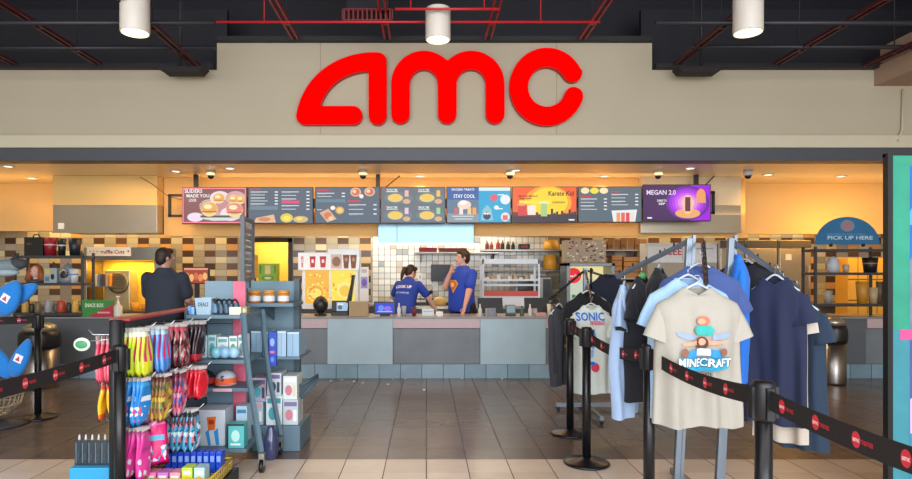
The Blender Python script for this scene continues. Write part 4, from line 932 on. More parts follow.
B().box((a.x, 8.4, a.z), (b.x, 8.43, b.z), blk).box((a.x+.08, 8.4, HC), (b.x-.08, 8.5, HC+.02), blk).build('case', t, bevel=.004)
m = B(); f = Face(m, (a.x+.02, 8.4, b.z-.02), (1, 0, 0), (0, 0, -1), b.x-a.x-.04, b.z-a.z-.04); f.rect(0, 0, 1, 1, E('#2a48d0')); f.ell(.3, .5, .16, .3, E('#6a88f0')); f.ell(.65, .55, .2, .25, E('#8c6ae0')); f.rect(.1, .8, .9, .9, E('#a8c0ff')); m.build('display', t)
t = T('register', 'black register with white lit screen left of the tan bag', 'register', (WX(340, 8.5), 8.5, HC))
a, b = W(331, 316, 8.5), W(348, 301, 8.5)
B().box((a.x, 8.5, HC), (b.x, 8.72, HC+.05), blk).box((a.x, 8.56, HC+.05), (b.x, 8.62, b.z), blk).build('body', t, bevel=.005)
m = B(); f = Face(m, (a.x+.07, 8.56, b.z-.02), (1, 0, 0), (0, 0, -1), b.x-a.x-.08, b.z-HC-.08); f.rect(0, 0, 1, 1, E('#a8c4dc')); f.rect(.1, .15, .6, .3, E('#f0f4f8')); f.ell(.3, .6, .2, .25, E('#5a6a80')); m.build('display', t)
m = B().cyl(W(348, 316, 8.55), W(353, 275, 8.55), .018, blk, 8).prism([W(346, 303, 8.54), W(351, 303, 8.54), W(355, 275, 8.54), W(353, 275, 8.54)], (0, .05, 0), blk); 
for v in m.v: v.z = max(v.z, HC)
tag(m.build('pole_sign'), 'thin black pole display seen edge-on, rising beside the register', 'sign')
m = B(); c = Vector((WX(320, 8.45), 8.5, HC)); m.ell(c+Vector((0, 0, .15)), (.105, .10, .12), blk, 20).ell(c+Vector((-.03, -.06, .19)), (.045, .05, .05), dgm, 14).lathe(c, [(.09, 0), (.09, .015), (.05, .03), (.05, .09)], blk, 20)
tag(m.build('card_machine'), 'black rounded machine at the left end of the open counter', 'machine')
cc('sauce_bottle', 'white pump bottle standing on the left counter by the customer', 'bottle', 118, 296, 8, 8.3, [(.95, 0), (1, .05), (1, .5), (.35, .62), (.35, .75), (.2, .76), (.2, .92), (.5, .93), (.5, 1)], mat('#dcd6c8', .4))
def greenred(f):
    f.rect(0, 0, 1, 1, mat('#3c8a3c', .5)); f.poly([(1, .25), (1, 1), (.2, 1)], mat('#b82c40', .5)); f.text('SNACK BOX', .4, .42, .22, mat('#e8f0d8', .5), wide=.6); f.rect(.5, .7, .9, .8, mat('#e0a0a8', .5))
ct('snack_banner', 'green and red printed snack banner on the left counter', 'sign', 82, 300, 113, .03, mat('#3c8a3c', .5), Y=8.25, deco=greenred)
for k, (px, y0, w, c, pr, lb) in enumerate(((399, 303, 4, '#d8d8d4', BOT, 'white squeeze bottle right of the blue tablet'), (404, 306, 5, '#9aa4a8', CUP, 'grey cup beside the white squeeze bottle'), (414, 307, 5, '#6a2a30', CUP, 'dark red cup near the leaning worker'), (480, 304, 4, '#c8c8c4', BOT, 'pale bottle in front of the left register monitor'), (530, 304, 4, '#d0d0cc', BOT, 'pale bottle in front of the rightmost register monitor'), (522, 306, 4, '#3a5a50', BOT, 'dark green bottle between terminal and monitor'), (549, 304, 4, '#d8d0c0', CUP, 'cream cup at the right end of the registers'))):
    cc('bottle' if pr is BOT else 'cup', lb, 'bottle' if pr is BOT else 'cup', px, y0, w, 8.38, pr, mat(c, .35))
ct('napkin_box', 'white box of napkins in front of the leaning worker', 'box', 422, 309.5, 434, .12, mat('#d4dcdc', .5), Y=8.4, deco=lambda f: f.rect(.1, .25, .9, .35, mat('#8aa8b0', .5)))
ct('napkin_box', 'small white box near the elbow of the standing worker', 'box', 436, 312, 443, .1, mat('#e8e8e4', .5), Y=8.4)
ct('card_stand', 'clear printed card stand beside the pale bottle', 'sign', 488, 308, 496, .03, mat('#7a8084', .3), Y=8.36)
ct('leaflet_stack', 'stack of pink leaflets at the far right of the open counter', 'paper', 535, 313, 546, .12, mat('#c89a98', .6), Y=8.36)

# ------------------------------------------------------------ pick up shelves on the counter
rackm = mat('#3a3b3e', .45)
def counter_rack(x0, x1, y_top, levels, Y, lab, d=.3):
    t = T('counter_shelf', lab, 'shelf', (WX((x0+x1)/2, Y), Y, HC)); a, b = WX(x0, Y), WX(x1, Y); zt = WZ(y_top, Y)
    for x in (a, b-.03):
        for y in (Y, Y+d-.03): B().box((x, y, HC), (x+.03, y+.03, zt), rackm).build('upright', t)
    zs = []
    for py in levels:
        z = WZ(py, Y); zs.append(z); B().box((a, Y-.003, z-.035), (b, Y+d+.003, z), rackm).build('shelf_board', t, bevel=.002)
    return t
YR = 8.25
counter_rack(13, 83, 252.5, (252.5+3, 283, 313), YR, 'dark metal pick up shelf on the left counter filled with buckets')
t = counter_rack(815, 887, 246.5, (249, 272.5, 304), YR, 'dark metal pick up shelf on the right counter under the round sign')
A0 = WX(850, YR); rr = WX(882.5, YR)-A0
t = T('pickup_sign', 'half-round blue PICK UP HERE sign on the right counter shelf', 'sign', (A0, YR, WZ(246.5, YR)))
zb_ = WZ(246.5, YR); pts = [(A0 + rr*cos(radians(180*k/32)), YR+.05, zb_+ .03 + (WZ(216.5, YR)-zb_-.03)*sin(radians(180*k/32))) for k in range(33)]
B().prism(pts, (0, .012, 0), mat('#2a6c96', .4, var=.15, scale=3)).build('board', t)
m = B(); f = Face(m, (A0-rr, YR+.05, WZ(216.5, YR)), (1, 0, 0), (0, 0, -1), 2*rr, WZ(216.5, YR)-zb_)
tx = mat('#b8d4e4', .5); f.ell(.5, .3, .11, .2, mat('#7a8498', .5)); f.ell(.5, .32, .07, .14, mat('#a07880', .5)); f.text('ORDER & DELIVERY', .48, .62, .07, mat('#5a90b0', .5), wide=.6); f.text('PICK UP HERE', .54, .76, .12, tx, wide=.7); m.build('lettering', t)
for x in (A0-.22, A0+.22): B().box((x-.012, YR+.04, zb_), (x+.012, YR+.08, zb_+.04), blk).build('clip', t)
def on(name, lab, cat, x, base_px, w, h, c, prof=CUP, Y=YR+.12, extra=None, grp='goods on the left pick up shelf'):
    z = WZ(base_px, YR); r = w/2/F*Y; hh = h/F*Y
    m = B().lathe((WX(x, Y), Y, z), [(max(.0004, a*r), b*hh) for a, b in prof], c if not isinstance(c, str) else mat(c, .45), 20)
    if extra: extra(m, (WX(x, Y), Y, z), r, hh)
    return tag(m.build(name), lab, cat, grp)
L1, L2, L3 = 255.5, 283, 313
def case_(m, c, r, h): m.tube([(c[0]-.05, c[1], c[2]+h), (c[0]-.03, c[1], c[2]+h+.04), (c[0]+.03, c[1], c[2]+h+.04), (c[0]+.05, c[1], c[2]+h)], .01, blk, 6)
z = WZ(L1, YR)
m = B().box((WX(22, YR), YR+.04, z), (WX(40.5, YR), YR+.2, WZ(237, YR)), mat('#17130f', .5)); case_(m, (WX(31, YR), YR+.12, z), 0, WZ(237, YR)-z); f = Face(m, (WX(22, YR), YR+.04, WZ(237, YR)), (1, 0, 0), (0, 0, -1), .25, .24); f.rect(.15, .35, .4, .42, mat('#7a3a34', .5)); tag(m.build('novelty_case', bevel=.01), 'black square case with a handle on the top left shelf', 'case', 'goods on the left pick up shelf')
def lines(c2): 
    def fn(m, c, r, h):
        for k in (-.4, .2): m.lathe((c[0], c[1], c[2]), [(r*(.86+.1*k), h*(.5+.2*k)), (r*(.9+.12*k), h*(.6+.2*k))], mat(c2, .5), 20, cap=False)
    return fn
on('souvenir_cup', 'dark red souvenir bucket with white splashes on the top left shelf', 'bucket', 50.5, L1, 13, 18, '#8a1824', extra=lines('#d8a8b0'))
on('souvenir_cup', 'narrow black cup right of the red bucket on the top left shelf', 'cup', 62, L1, 8, 17, '#17181c', extra=lines('#c8c8c8'))
on('souvenir_cup', 'wide black cup with blue tint, rightmost on the top left shelf', 'cup', 75, L1, 12, 17, '#161b28')
# second level: doll bust bucket, grey bucket, shark, round cup
c = Vector((WX(29, YR), YR+.14, WZ(L2, YR))); hr = mat('#9a5228', .7, var=.2, scale=30)
t = T('doll_bust', 'doll head bucket with long auburn hair on the middle left shelf', 'novelty bucket', c, 'goods on the left pick up shelf')
B().ell(c+Vector((0, .0, .15)), (.06, .07, .085), mat('#dcae98', .5), 18).cyl(c+Vector((0, 0, .03)), c+Vector((0, 0, .1)), .03, mat('#dcae98', .5), 12).ell(c+Vector((0, -.07, .14)), .012, mat('#dcae98', .5), 8).build('face', t)
m = B().ell(c+Vector((0, .03, .17)), (.08, .07, .09), hr, 18)
for s in (-1, 1): m.tube([c+Vector((s*.06, .0, .2)), c+Vector((s*.08, -.01, .12)), c+Vector((s*.1, -.01, .03))], [.03, .04, .045], hr, 10)
m.build('hair', t)
B().lathe(c, [(.1, 0), (.11, .02), (.06, .05)], mat('#3a4a50', .5), 20).build('shoulders', t)
for s in (-1, 1): B().ell(c+Vector((s*.022, -.066, .16)), (.01, .006, .006), mat('#26303a', .3), 8).build('eye', t)
m = B(); bm_ = mat('#9aa6a4', .5); m.box((WX(41, YR), YR+.06, WZ(L2, YR)), (WX(54, YR), YR+.2, WZ(268, YR)), bm_); f = Face(m, (WX(41, YR), YR+.06, WZ(268, YR)), (1, 0, 0), (0, 0, -1), .17, .2); f.rect(.1, .1, .5, .4, mat('#d8b83c', .5)); f.ell(.7, .6, .15, .2, mat('#1c2024', .5)); f.rect(.1, .6, .45, .9, mat('#5a7a84', .5))
m.tube([(WX(44, YR), YR+.13, WZ(268, YR)), (WX(48, YR), YR+.13, WZ(262, YR)), (WX(52, YR), YR+.13, WZ(268, YR))], .01, blk, 6); tag(m.build('lunch_tin', bevel=.01), 'grey tin with a yellow patch and black handle on the middle left shelf', 'tin', 'goods on the left pick up shelf')
c = Vector((WX(62, YR), YR+.14, WZ(L2, YR))); gs = mat('#7c858a', .45)
t = T('shark_bucket', 'grey shark head bucket with open mouth on the middle left shelf', 'novelty bucket', c, 'goods on the left pick up shelf')
B().lathe(c, [(.1, 0), (.11, .04), (.105, .1), (.08, .17), (.045, .23), (.006, .27)], gs, 24).build('head', t)
B().ell(c+Vector((0, -.085, .11)), (.055, .03, .075), mat('#2a2224', .5), 16).build('mouth', t)
m = B()
for k in range(7): a = radians(20+k*23.3); p_ = c+Vector((.055*cos(a), -.108, .11+.075*sin(a))); m.prism([p_+Vector((-.008, 0, 0)), p_+Vector((.008, 0, 0)), p_+Vector((-.014*cos(a), 0, -.02*sin(a)-.004))], (0, .01, 0), mat('#e8e8e0', .4))
m.build('teeth', t)
on('souvenir_cup', 'white cup with red top and blue print, right end of the middle left shelf', 'cup', 74, L2, 9, 14, '#c8ccd0', extra=lines('#2c6aa0'))
cols = ['#3a2c28', '#c8a050', '#2a2c30', '#7a6a48', '#9a9c9c', '#4a4c50', '#b8442c', '#303236', '#caa24a']
for k, (x, w, h) in enumerate(((18, 6, 9), (25, 6, 11), (32, 5, 9), (38, 6, 11), (48.5, 7, 13), (56, 5, 9), (61.5, 8, 12), (69, 5, 10), (75, 6, 13))):
    on('candy_jar', '%s jar on the lowest left shelf, %s' % (['dark brown', 'gold', 'black', 'olive', 'silver', 'dark grey', 'red and gold', 'small black', 'yellow'][k], ['leftmost', 'second from left', 'third', 'fourth', 'tallest in the middle', 'just right of the tall silver one', 'wide rounded', 'between the red and the yellow', 'rightmost'][k]), 'jar', x, L3, w, h, cols[k], JAR)
R1, R2, R3 = 249, 272.5, 304
on('novelty_bucket', 'small white ghost-shaped bucket on the right pick up shelf', 'novelty bucket', 833, R2, 11, 16, '#b9c0c8', [(1, 0), (1, .5), (.8, .8), (.4, .97), (.05, 1)], grp='goods on the right pick up shelf')
on('souvenir_cup', 'black bucket with gold print on the right pick up shelf', 'bucket', 870, R2, 14, 15, '#1c1a1c', extra=lines('#a8742c'), grp='goods on the right pick up shelf')
on('souvenir_cup', 'small pale cup on the right shelf between ghost bucket and black bucket', 'cup', 846, R2, 6, 8, '#b8a890', grp='goods on the right pick up shelf')
for k, (x, w, h, c_) in enumerate(((828, 8, 13, '#9a9488'), (862, 11, 22, '#c88a30'), (873, 9, 16, '#b8a078'), (880, 7, 22, '#6a5a48'))):
    on('snack_tub', '%s tub on the lowest right shelf' % ['pale', 'amber', 'cream', 'dark tan'][k], 'bucket', x, R3, w, h, c_, grp='goods on the right pick up shelf')
# bright tiled wall piece at right behind the shelf is part of the wall
box_thing('wall_cabinet', 'amber lit tiled alcove front behind the right pick up shelf', 'cabinet', 848, 258, 886, 362, 9.6, .3, mat('#f0b440', .4), None, lambda f: [f.rect(0, v, 1, v+.012, mat('#8a6020', .5)) for v in (.2, .4, .6, .8)] + [f.rect(u, 0, u+.02, 1, mat('#8a6020', .5)) for u in (.25, .5, .75)])
# ------------------------------------------------------------ bins
def bin_(px, ybase, w, ytop, lab):
    Y = F*EYE/(ybase-HY); x = WX(px, Y); r = w/2/F*Y; h = WZ(ytop, Y)
    t = T('trash_bin', lab, 'bin', (x, Y, 0), 'round steel bins')
    B().lathe((x, Y, 0), [(r*.95, 0), (r, .03), (r, h*.62)], brushed('#9c9690', .32, 1, 40), 32).build('steel_body', t)
    B().lathe((x, Y, h*.62), [(r*1.06, 0), (r*1.1, .03), (r*1.1, h*.18), (r*1.02, h*.24), (r*.9, h*.25)], mat('#1b1b1d', .35), 32).build('black_rim', t)
    B().lathe((x, Y, h*.87), [(r*.9, 0), (r*.85, h*.07), (r*.5, h*.11), (.001, h*.12)], mat('#b3a894', .3, .7), 32).build('dome_lid', t)
    return t
bin_(40, 387, 34, 322, 'round steel bin with black rim behind the left post')
bin_(833, 384, 23, 316, 'round steel bin with black rim right of the dark blue tees')

# ------------------------------------------------------------ queue posts and belts
pm = mat('#17181b', .32, .2); pm2 = mat('#101114', .45); beltm = mat('#171416', .75, bump=.1, scale=60); lred = mat('#c42a3c', .6); lpk = mat('#f0a8b0', .6)
def stanchion(X, Y, lab):
    t = T('queue_post', lab, 'queue post', (X, Y, 0), 'black queue posts')
    B().lathe((X, Y, 0), [(.165, 0), (.17, .006), (.17, .014), (.155, .022), (.06, .034), (.034, .05)], pm, 36).build('base', t)
    B().lathe((X, Y, .045), [(.0315, 0), (.0315, .84)], pm, 24).build('pole', t)
    m = B().lathe((X, Y, .87), [(.034, 0), (.042, .012), (.042, .13), (.04, .142), (.034, .15), (.001, .152)], pm2, 28)
    for a in range(4): 
        M = Matrix.Rotation(a*pi/2, 4, 'Z'); M.translation = (X, Y, .88)
        m.box((-.014, -.052, 0), (.014, -.038, .12), pm2, M)
    m.build('head', t)
    return t
def belt(p0, p1, sag, lab, wide=.074, flip=False, step=.33, off=.1):
    p0, p1 = Vector(p0), Vector(p1); d = p1-p0; L = d.length; n = 24; hz = Vector((d.x, d.y, 0)).normalized(); nn = Vector((hz.y, -hz.x, 0))
    P = lambda u: p0 + d*u - Vector((0, 0, sag*4*u*(1-u)))
    m = B(); vs = []
    for i in range(n+1):
        c = P(i/n)
        for s, q in ((-1, -1), (1, -1), (1, 1), (-1, 1)): vs.append(c + Vector((0, 0, wide/2*s)) + nn*.0012*q)
    fs = []
    for i in range(n):
        for k in range(4): fs.append((i*4+k, i*4+(k+1) % 4, (i+1)*4+(k+1) % 4, (i+1)*4+k))
    fs += [(0, 1, 2, 3), (n*4+3, n*4+2, n*4+1, n*4)]
    m.add(vs, fs, beltm)
    k = int((L-off)/step)
    for side in (1, -1):
        dirv = 1 if side > 0 else -1
        for q in range(k+1):
            u0 = (off+q*step)/L
            if u0 > .97: break
            def fn(u, v, l, u0=u0, dirv=dirv, side=side): return P(u0 + dirv*(u-.5)*.11/L) + Vector((0, 0, (.5-v)*wide)) + nn*side*(l+.0006)
            f = Face(m, (0, 0, 0), (1, 0, 0), (0, 0, -1), .11, wide, fn)
            f.ell(.3, .5, .17, .34, lred, 14); f.text('amc', .3, .58, .2, mat('#f4d0d4', .6), wide=.26); f.text('THEATRES', .72, .6, .18, lred, wide=.44)
    o = m.build('belt'); return tag(o, lab, 'belt', 'black printed queue belts')
RP = [(WX(570, 5.39), 5.39), (WX(586.5, 4.56), 4.56), (WX(649, 3.5), 3.5), (WX(763.5, 2.33), 2.33), (1.29, 1.22)]
rl = ['black queue post farthest back, left of the sonic tee', 'black queue post in front of the sonic tee', 'black queue post at the left edge of the minecraft tee', 'black queue post nearest the camera, right of the minecraft tee', 'black queue post beyond the right edge of the view']
for (x, y), l in zip(RP, rl): stanchion(x, y, l)
bl = ['belt between the two rearmost right queue posts', 'belt crossing in front of the light blue and black tees', 'belt crossing the hem of the minecraft tee', 'belt running from the nearest post past the lit poster']
for i in range(4):
    a, b = Vector((*RP[i], .955)), Vector((*RP[i+1], .955)); d = (b-a).normalized()*.045
    belt(a+d, b-d, (.01, .045, .03, .02)[i], bl[i], step=(.2, .19, .19, .19)[i], off=.1)
LP = [(-1.737, 3.46), (-1.76, 2.3), (WX(38, 5.97), 5.97), (WX(38, 5.97)-1.9, 5.6)]
for (x, y), l in zip(LP, ['black queue post in front of the candy rack', 'black queue post beyond the left edge of the view, nearer', 'black queue post in front of the left steel bin', 'black queue post beyond the left edge of the view, farther']): stanchion(x, y, l)
for i, j, l in ((0, 1, 'belt leaving the post by the candy rack towards the left edge'), (2, 3, 'belt leaving the post by the left steel bin')):
    a, b = Vector((*LP[i], .965)), Vector((*LP[j], .955)); d = (b-a).normalized()*.045
    belt(a+d, b-d, .01, l, step=.21)

# ------------------------------------------------------------ lit poster
YQ = 3.6; X0 = WX(888, YQ); zt = WZ(153, YQ); fm = mat('#131517', .4)
t = T('poster_stand', 'tall free-standing poster with black frame and teal edge, far right', 'poster', (X0+.5, YQ, 0))
Wq = 1.02
B().box((X0, YQ, .02), (X0+.03, YQ+.04, zt), fm).box((X0+Wq, YQ, .02), (X0+Wq+.035, YQ+.045, zt), fm).box((X0, YQ, .02), (X0+Wq+.035, YQ+.045, .06), fm).box((X0, YQ+.02, zt-.02), (X0+Wq+.035, YQ+.045, zt), fm).box((X0+.1, YQ-.1, 0), (X0+.2, YQ+.25, .02), fm).box((X0+Wq-.15, YQ-.1, 0), (X0+Wq-.05, YQ+.25, .02), fm).build('frame', t)
m = B().box((X0+.035, YQ+.02, .06), (X0+Wq, YQ+.038, zt-.012), mat('#2f8a74', .7)); f = Face(m, (X0+.035, YQ+.02, zt-.012), (1, 0, 0), (0, 0, -1), Wq-.035, zt-.075)
# printed cloth: teal border with folds, blue sky, grey mountain, pink lettering band
f.rect(0, 0, 1, .5, mat('#2f8d74', .8, var=.25, scale=6)); f.rect(0, .5, 1, 1, mat('#3a8490', .8, var=.25, scale=6))
f.rect(.11, .03, 1, .3, mat('#1c62b4', .7, var=.3, scale=3)); f.poly([(.11, .16), (.2, .1), (.3, .13), (.45, .07), (.6, .12), (.6, .16), (.3, .18), (.11, .2)], mat('#4aa0e4', .7))
f.poly([(.11, .3), (.2, .24), (.28, .27), (.4, .19), (.6, .24), (.8, .16), (1, .22), (1, .5), (.11, .5)], mat('#6b7890', .8, var=.35, scale=14))
f.rect(.11, .5, 1, .75, mat('#444e8c', .7, var=.3, scale=5)); f.rect(.05, .5, 1, .53, mat('#c04a84', .7)); f.ell(.35, .62, .12, .06, mat('#9a7cd0', .7)); f.ell(.6, .6, .1, .05, mat('#d0c8f0', .7)); f.rect(.11, .75, 1, 1, mat('#3a80a8', .7, var=.25, scale=5)); f.poly([(.11, .7), (.2, .68), (.2, .78), (.11, .8)], mat('#d0a8dc', .7))
m.build('poster', t)

# ------------------------------------------------------------ garments
def tee(lab, X, Y, Z, span, L, rz, c, body=.40, fold=.019, seed=0, longs=False, prints=None, thick=.055, group='tees on the front rack', name='t_shirt', neck=None):
    """a tee hanging from a hanger; Z is the collar height, rz turns it about the vertical"""
    t = T(name, lab, 't-shirt', (X, Y, Z-L), group, radians(rz))
    cm = mat(c, .88, var=.05, bump=.08, scale=20, sheen=.1); bw = span*body
    def wid(q): # half width by distance down
        return [(0, .075), (.012, .095), (.06, bw*.62), (.105, bw*.92), (.15, bw), (.3, bw*.97), (1, bw*1.04)]
    tab = wid(0)
    def wf_(q):
        for (a, wa), (b, wb) in zip(tab, tab[1:]):
            if q <= b: return wa+(wb-wa)*(q-a)/(b-a)
        return tab[-1][1]
    def th(q): return (.02 + thick*min(1, q/.18)) * (1 - .25*q)
    def fo(x, q): return fold*min(1, q*1.6)*(sin(x*34+seed*1.7+q*1.2)+.6*sin(x*61+seed*3.1-q*2)) + .006*sin(q*9+seed+x*8)*min(1, q*3)
    n = 88; rows = [0, .012, .03, .05, .07, .085, .11, .14] + [.14+.86*k/20 for k in range(1, 21)]
    def zz(q, x): return L - q*L - (.035*(abs(x)/bw)**1.5 if q < .14 else .035*(abs(x)/bw)**1.5*max(0, 1-(q-.14)*8))*0 + (.008*sin(x*23+seed) if q > .97 else 0)
    vs = []
    for q in rows:
        w = wf_(q)
        for k in range(n):
            a = 2*pi*k/n; s_ = cos(a); x = w*math.copysign(abs(s_)**.9, s_); y = th(q)*math.copysign((1-abs(s_)**4)**.5, sin(a)) if abs(sin(a)) > 1e-6 else 0
            z = zz(q, x)
            if q <= .03 and sin(a) < 0: z -= .045*(1-abs(s_))*(1-q/.03*.6)   # collar dips at the front
            vs.append((x, y+fo(x, q), z))
    fs = [(i*n+k, i*n+(k+1) % n, (i+1)*n+(k+1) % n, (i+1)*n+k) for i in range(len(rows)-1) for k in range(n)]
    m = B().add(vs, fs, cm, True)
    # dark cap closing the hem, the inner shade put into its colour
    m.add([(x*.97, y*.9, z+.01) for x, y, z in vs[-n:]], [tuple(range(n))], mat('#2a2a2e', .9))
    m.build('body_panel', t, local=True)
    for s in (-1, 1):
        m = B(); st = Vector((s*bw*.72, 0, L-.105)); l2 = .19 if not longs else .56
        dx = span/2 - .065; en = Vector((s*dx, -.015, st.z - l2*.92)) if not longs else Vector((s*dx*1.0, -.03, st.z-l2))
        k = 9; rings = []
        for i in range(k+1):
            u = i/k; c_ = st.lerp(en, u) + Vector((0, 0, 0)); r1 = .055+.014*min(1, u*1.6) if not longs else .055-.01*u; r2 = .026+.010*u+.006*sin(u*2.6+seed)
            if u > .9: r1 *= 1.02
            d = (en-st).normalized(); a1 = Vector((-d.z*s*s, 0, d.x)).normalized(); 
            rings.append([c_ + a1*r1*cos(2*pi*q/20) + Vector((0, 1, 0))*(r2*sin(2*pi*q/20)+.006*sin(q*1.3+seed)*u) for q in range(20)])
        m.add([v for r in rings for v in r], [(i*20+q, i*20+(q+1) % 20, (i+1)*20+(q+1) % 20, (i+1)*20+q) for i in range(k) for q in range(20)], cm, True)
        m.add([v - (en-st).normalized()*.01 for v in rings[-1]], [tuple(range(20))], mat('#2a2a2e', .9))  # sleeve end capped dark, shade inside put into the colour
        m.build('sleeve', t, local=True)
    m = B(); cr = []
    for k in range(33):
        a = 2*pi*k/32; cr.append((.076*cos(a), -.0+.021*sin(a)*1.0, L + (-.045*(1-abs(cos(a))) if sin(a) < 0 else 0)))
    m.tube([(x, y, z) for x, y, z in cr], .0065, mat(neck or c, .9, var=.12), 6); m.build('collar', t, local=True)
    if prints:
        m = B()
        def fn(u, v, l):   # u across -.5*pw.., v down from collar in metres
            q = v/L; x = u; w = wf_(q); return Vector((x, -th(q)*max(0, 1-abs(x/w)**4)**.5 + fo(x, q) - l*2.2 - .005, zz(q, x)))
        prints(m, fn); m.build('front_print', t, local=True)
    return t
class Prt(Face):
    def lay(s): s.k += 1; return .001 + .0007*s.k
    def poly(s, pts, m, l=None):                      # subdivided, so that it follows the folds of the cloth
        l = l or s.lay(); c = (sum(p[0] for p in pts)/len(pts), sum(p[1] for p in pts)/len(pts)); N = 9 if len(pts) < 9 else 3
        for a, b in zip(pts, pts[1:]+pts[:1]):
            g = {}
            for i in range(N+1):
                for j in range(i+1):
                    t = i/N; q = (j/i) if i else 0; g[i, j] = tuple(c[k]+(a[k]+(b[k]-a[k])*q-c[k])*t for k in (0, 1))
            for i in range(N):
                for j in range(i+1):
                    s.mb.add([s.P(*g[i, j], l), s.P(*g[i+1, j], l), s.P(*g[i+1, j+1], l)], [(0, 1, 2)], m)
                    if j < i: s.mb.add([s.P(*g[i, j], l), s.P(*g[i+1, j+1], l), s.P(*g[i, j+1], l)], [(0, 1, 2)], m)
        return s
    def __init__(s, m, fn, x0, v0, w, h):
        s.mb = m; s.w = w; s.h = h; s.k = 0; s.fn = lambda u, v, l: fn(x0+u*w, v0+v*h, l)
hgm = mat('#c4ccd2', .25, alpha=.9); hgw = mat('#d8d8d4', .35)
def hanger(X, Y, Z, rz, lab, c=None, wd=.19, group='hangers on the racks', up=.10):
    """hook tip at the arm, shoulders at collar height Z"""
    t = T('clothes_hanger', lab, 'hanger', (X, Y, Z), group, radians(rz)); c = c or hgm
    B().tube([(-wd, 0, -.075), (-wd*.55, 0, -.03), (-.02, 0, .018), (0, 0, .026), (.02, 0, .018), (wd*.55, 0, -.03), (wd, 0, -.075)], .007, c, 8).tube([(-wd, 0, -.075), (wd, 0, -.075)], .005, c, 8).build('frame', t, local=True)
    B().tube([(0, 0, .024), (0, 0, up-.035)] + [(.018*sin(a)+0, 0, up-.018-.018*cos(a)) for a in [k*.5 for k in range(1, 9)]], .0025, mat('#b8bcc0', .3, .9), 6).build('hook', t, local=True)
    return t
# front rack
gm = mat('#77828c', .35, .6)
YG = 3.95; gx = WX(710, YG); lean = .085
t = T('garment_rack', 'grey four-arm garment rack with sloping arms behind the minecraft tee', 'rack', (gx, YG, 0))
zt = WZ(238, YG)
for i, px in enumerate((689, 731)):
    xt = WX(px, YG); xb_ = xt - lean
    B().prism([(xb_-.018, YG-.018, .05), (xb_+.018, YG-.018, .05), (xb_+.018, YG+.018, .05), (xb_-.018, YG+.018, .05)], (lean, 0, zt-.05), gm).build('post', t, bevel=.003)
    B().prism([(xb_+.035, YG+.02, .05), (xb_+.055, YG+.02, .05), (xb_+.055, YG+.04, .05), (xb_+.035, YG+.04, .05)], (lean, 0, zt-.03), gm).build('inner_post', t)
B().box((gx-.35, YG-.025, .02), (gx+.2, YG+.025, .055), gm).box((gx-.1-.02, YG-.35, .02), (gx-.1+.02, YG+.35, .055), gm).build('base', t)
for s in ((gx-.33, YG), (gx+.18, YG), (gx-.1, YG-.33), (gx-.1, YG+.33)): B().ell((s[0], s[1], .018), (.02, .02, .018), blk, 10).build('foot', t)
def arm(p0, p1, nm='arm', pins=5, mt=gm, par=None, r=.017):
    a = B(); a.tube([p0, p1], r, mt, 4, smooth=False); d = p1-p0
    for k in range(pins):
        c = p0 + d*(.2+.75*k/(pins-1)); a.cyl(c+Vector((0, 0, .0)), c+Vector((0, 0, .035)), .006, blk, 6)
    a.build(nm, par)
La0, La1 = W(689, 241, YG), W(616, 277, YG+.15); Ra0, Ra1 = W(732, 241, YG), W(798, 288, YG+.0)
Fa0, Fa1 = W(703, 241, YG), W(706, 284, 3.32)
B().box((WX(684, YG), YG-.02, 1.0), (WX(726, YG), YG+.02, 1.03), gm).build('crossbar', t)
arm(La0, La1, par=t); arm(Ra0, Ra1, par=t); arm(Fa0, Fa1, par=t, mt=mat('#2a2524', .4), pins=7, r=.014)
La = lambda u: La0.lerp(La1, u); Ra = lambda u: Ra0.lerp(Ra1, u); Fa = lambda u: Fa0.lerp(Fa1, u)
def mine(m, fn):
    p = Prt(m, fn, -.165, .135, .33, .32); sk1, sk2 = mat('#d89a7c', .8), mat('#b87058', .8); te, bl_ = mat('#38a8a0', .8), mat('#2c8cc8', .8); wg = mat('#8ea0c0', .8); dk_ = mat('#3a3030', .8)
    p.poly([(.06, .30), (.36, .36), (.36, .44), (.2, .43), (.08, .37)], wg); p.poly([(.94, .30), (.62, .36), (.62, .44), (.8, .43), (.92, .37)], wg)
    p.ell(.49, .12, .1, .08, sk2); p.ell(.47, .13, .06, .05, sk1); p.poly([(.34, .27), (.4, .2), (.6, .2), (.66, .27), (.6, .36), (.4, .36)], te)
    p.poly([(.14, .5), (.4, .44), (.6, .44), (.84, .46), (.84, .49), (.6, .52), (.4, .52), (.16, .54)], sk1)
    p.ell(.47, .49, .09, .11, mat('#5a3a2c', .8)); p.ell(.47, .47, .055, .06, sk1); p.poly([(.38, .58), (.58, .58), (.6, .7), (.37, .7)], mat('#c8d4d8', .8))
    p.poly([(.35, .58), (.24, .62), (.2, .72), (.28, .78), (.38, .7)], bl_); p.poly([(.6, .58), (.7, .6), (.76, .7), (.66, .76), (.58, .7)], bl_); p.ell(.17, .66, .05, .09, mat('#8a5a48', .8)); p.ell(.8, .64, .06, .07, mat('#8a5a48', .8))
    p.poly([(.12, .84), (.86, .8), (.88, .92), (.3, .97), (.14, .93)], mat('#2aa0c8', .8)); p.poly([(.09, .73), (.9, .71), (.91, .86), (.1, .88)], mat('#3a88a4', .8)); p.text('MINECRAFT', .5, .885, .13, mat('#2a5568', .8), wide=.86); p.text('MINECRAFT', .49, .872, .13, mat('#f2f4f0', .8), wide=.86); p.text('MOVIE', .5, 1.02, .05, mat('#3a4a58', .8), wide=.2)
def smallmark(m, fn): p = Prt(m, fn, -.04, .03, .08, .03); p.rect(.2, .3, .8, .6, mat('#8a8a80', .8))
x_, y_ = Fa(.97).x, 3.34
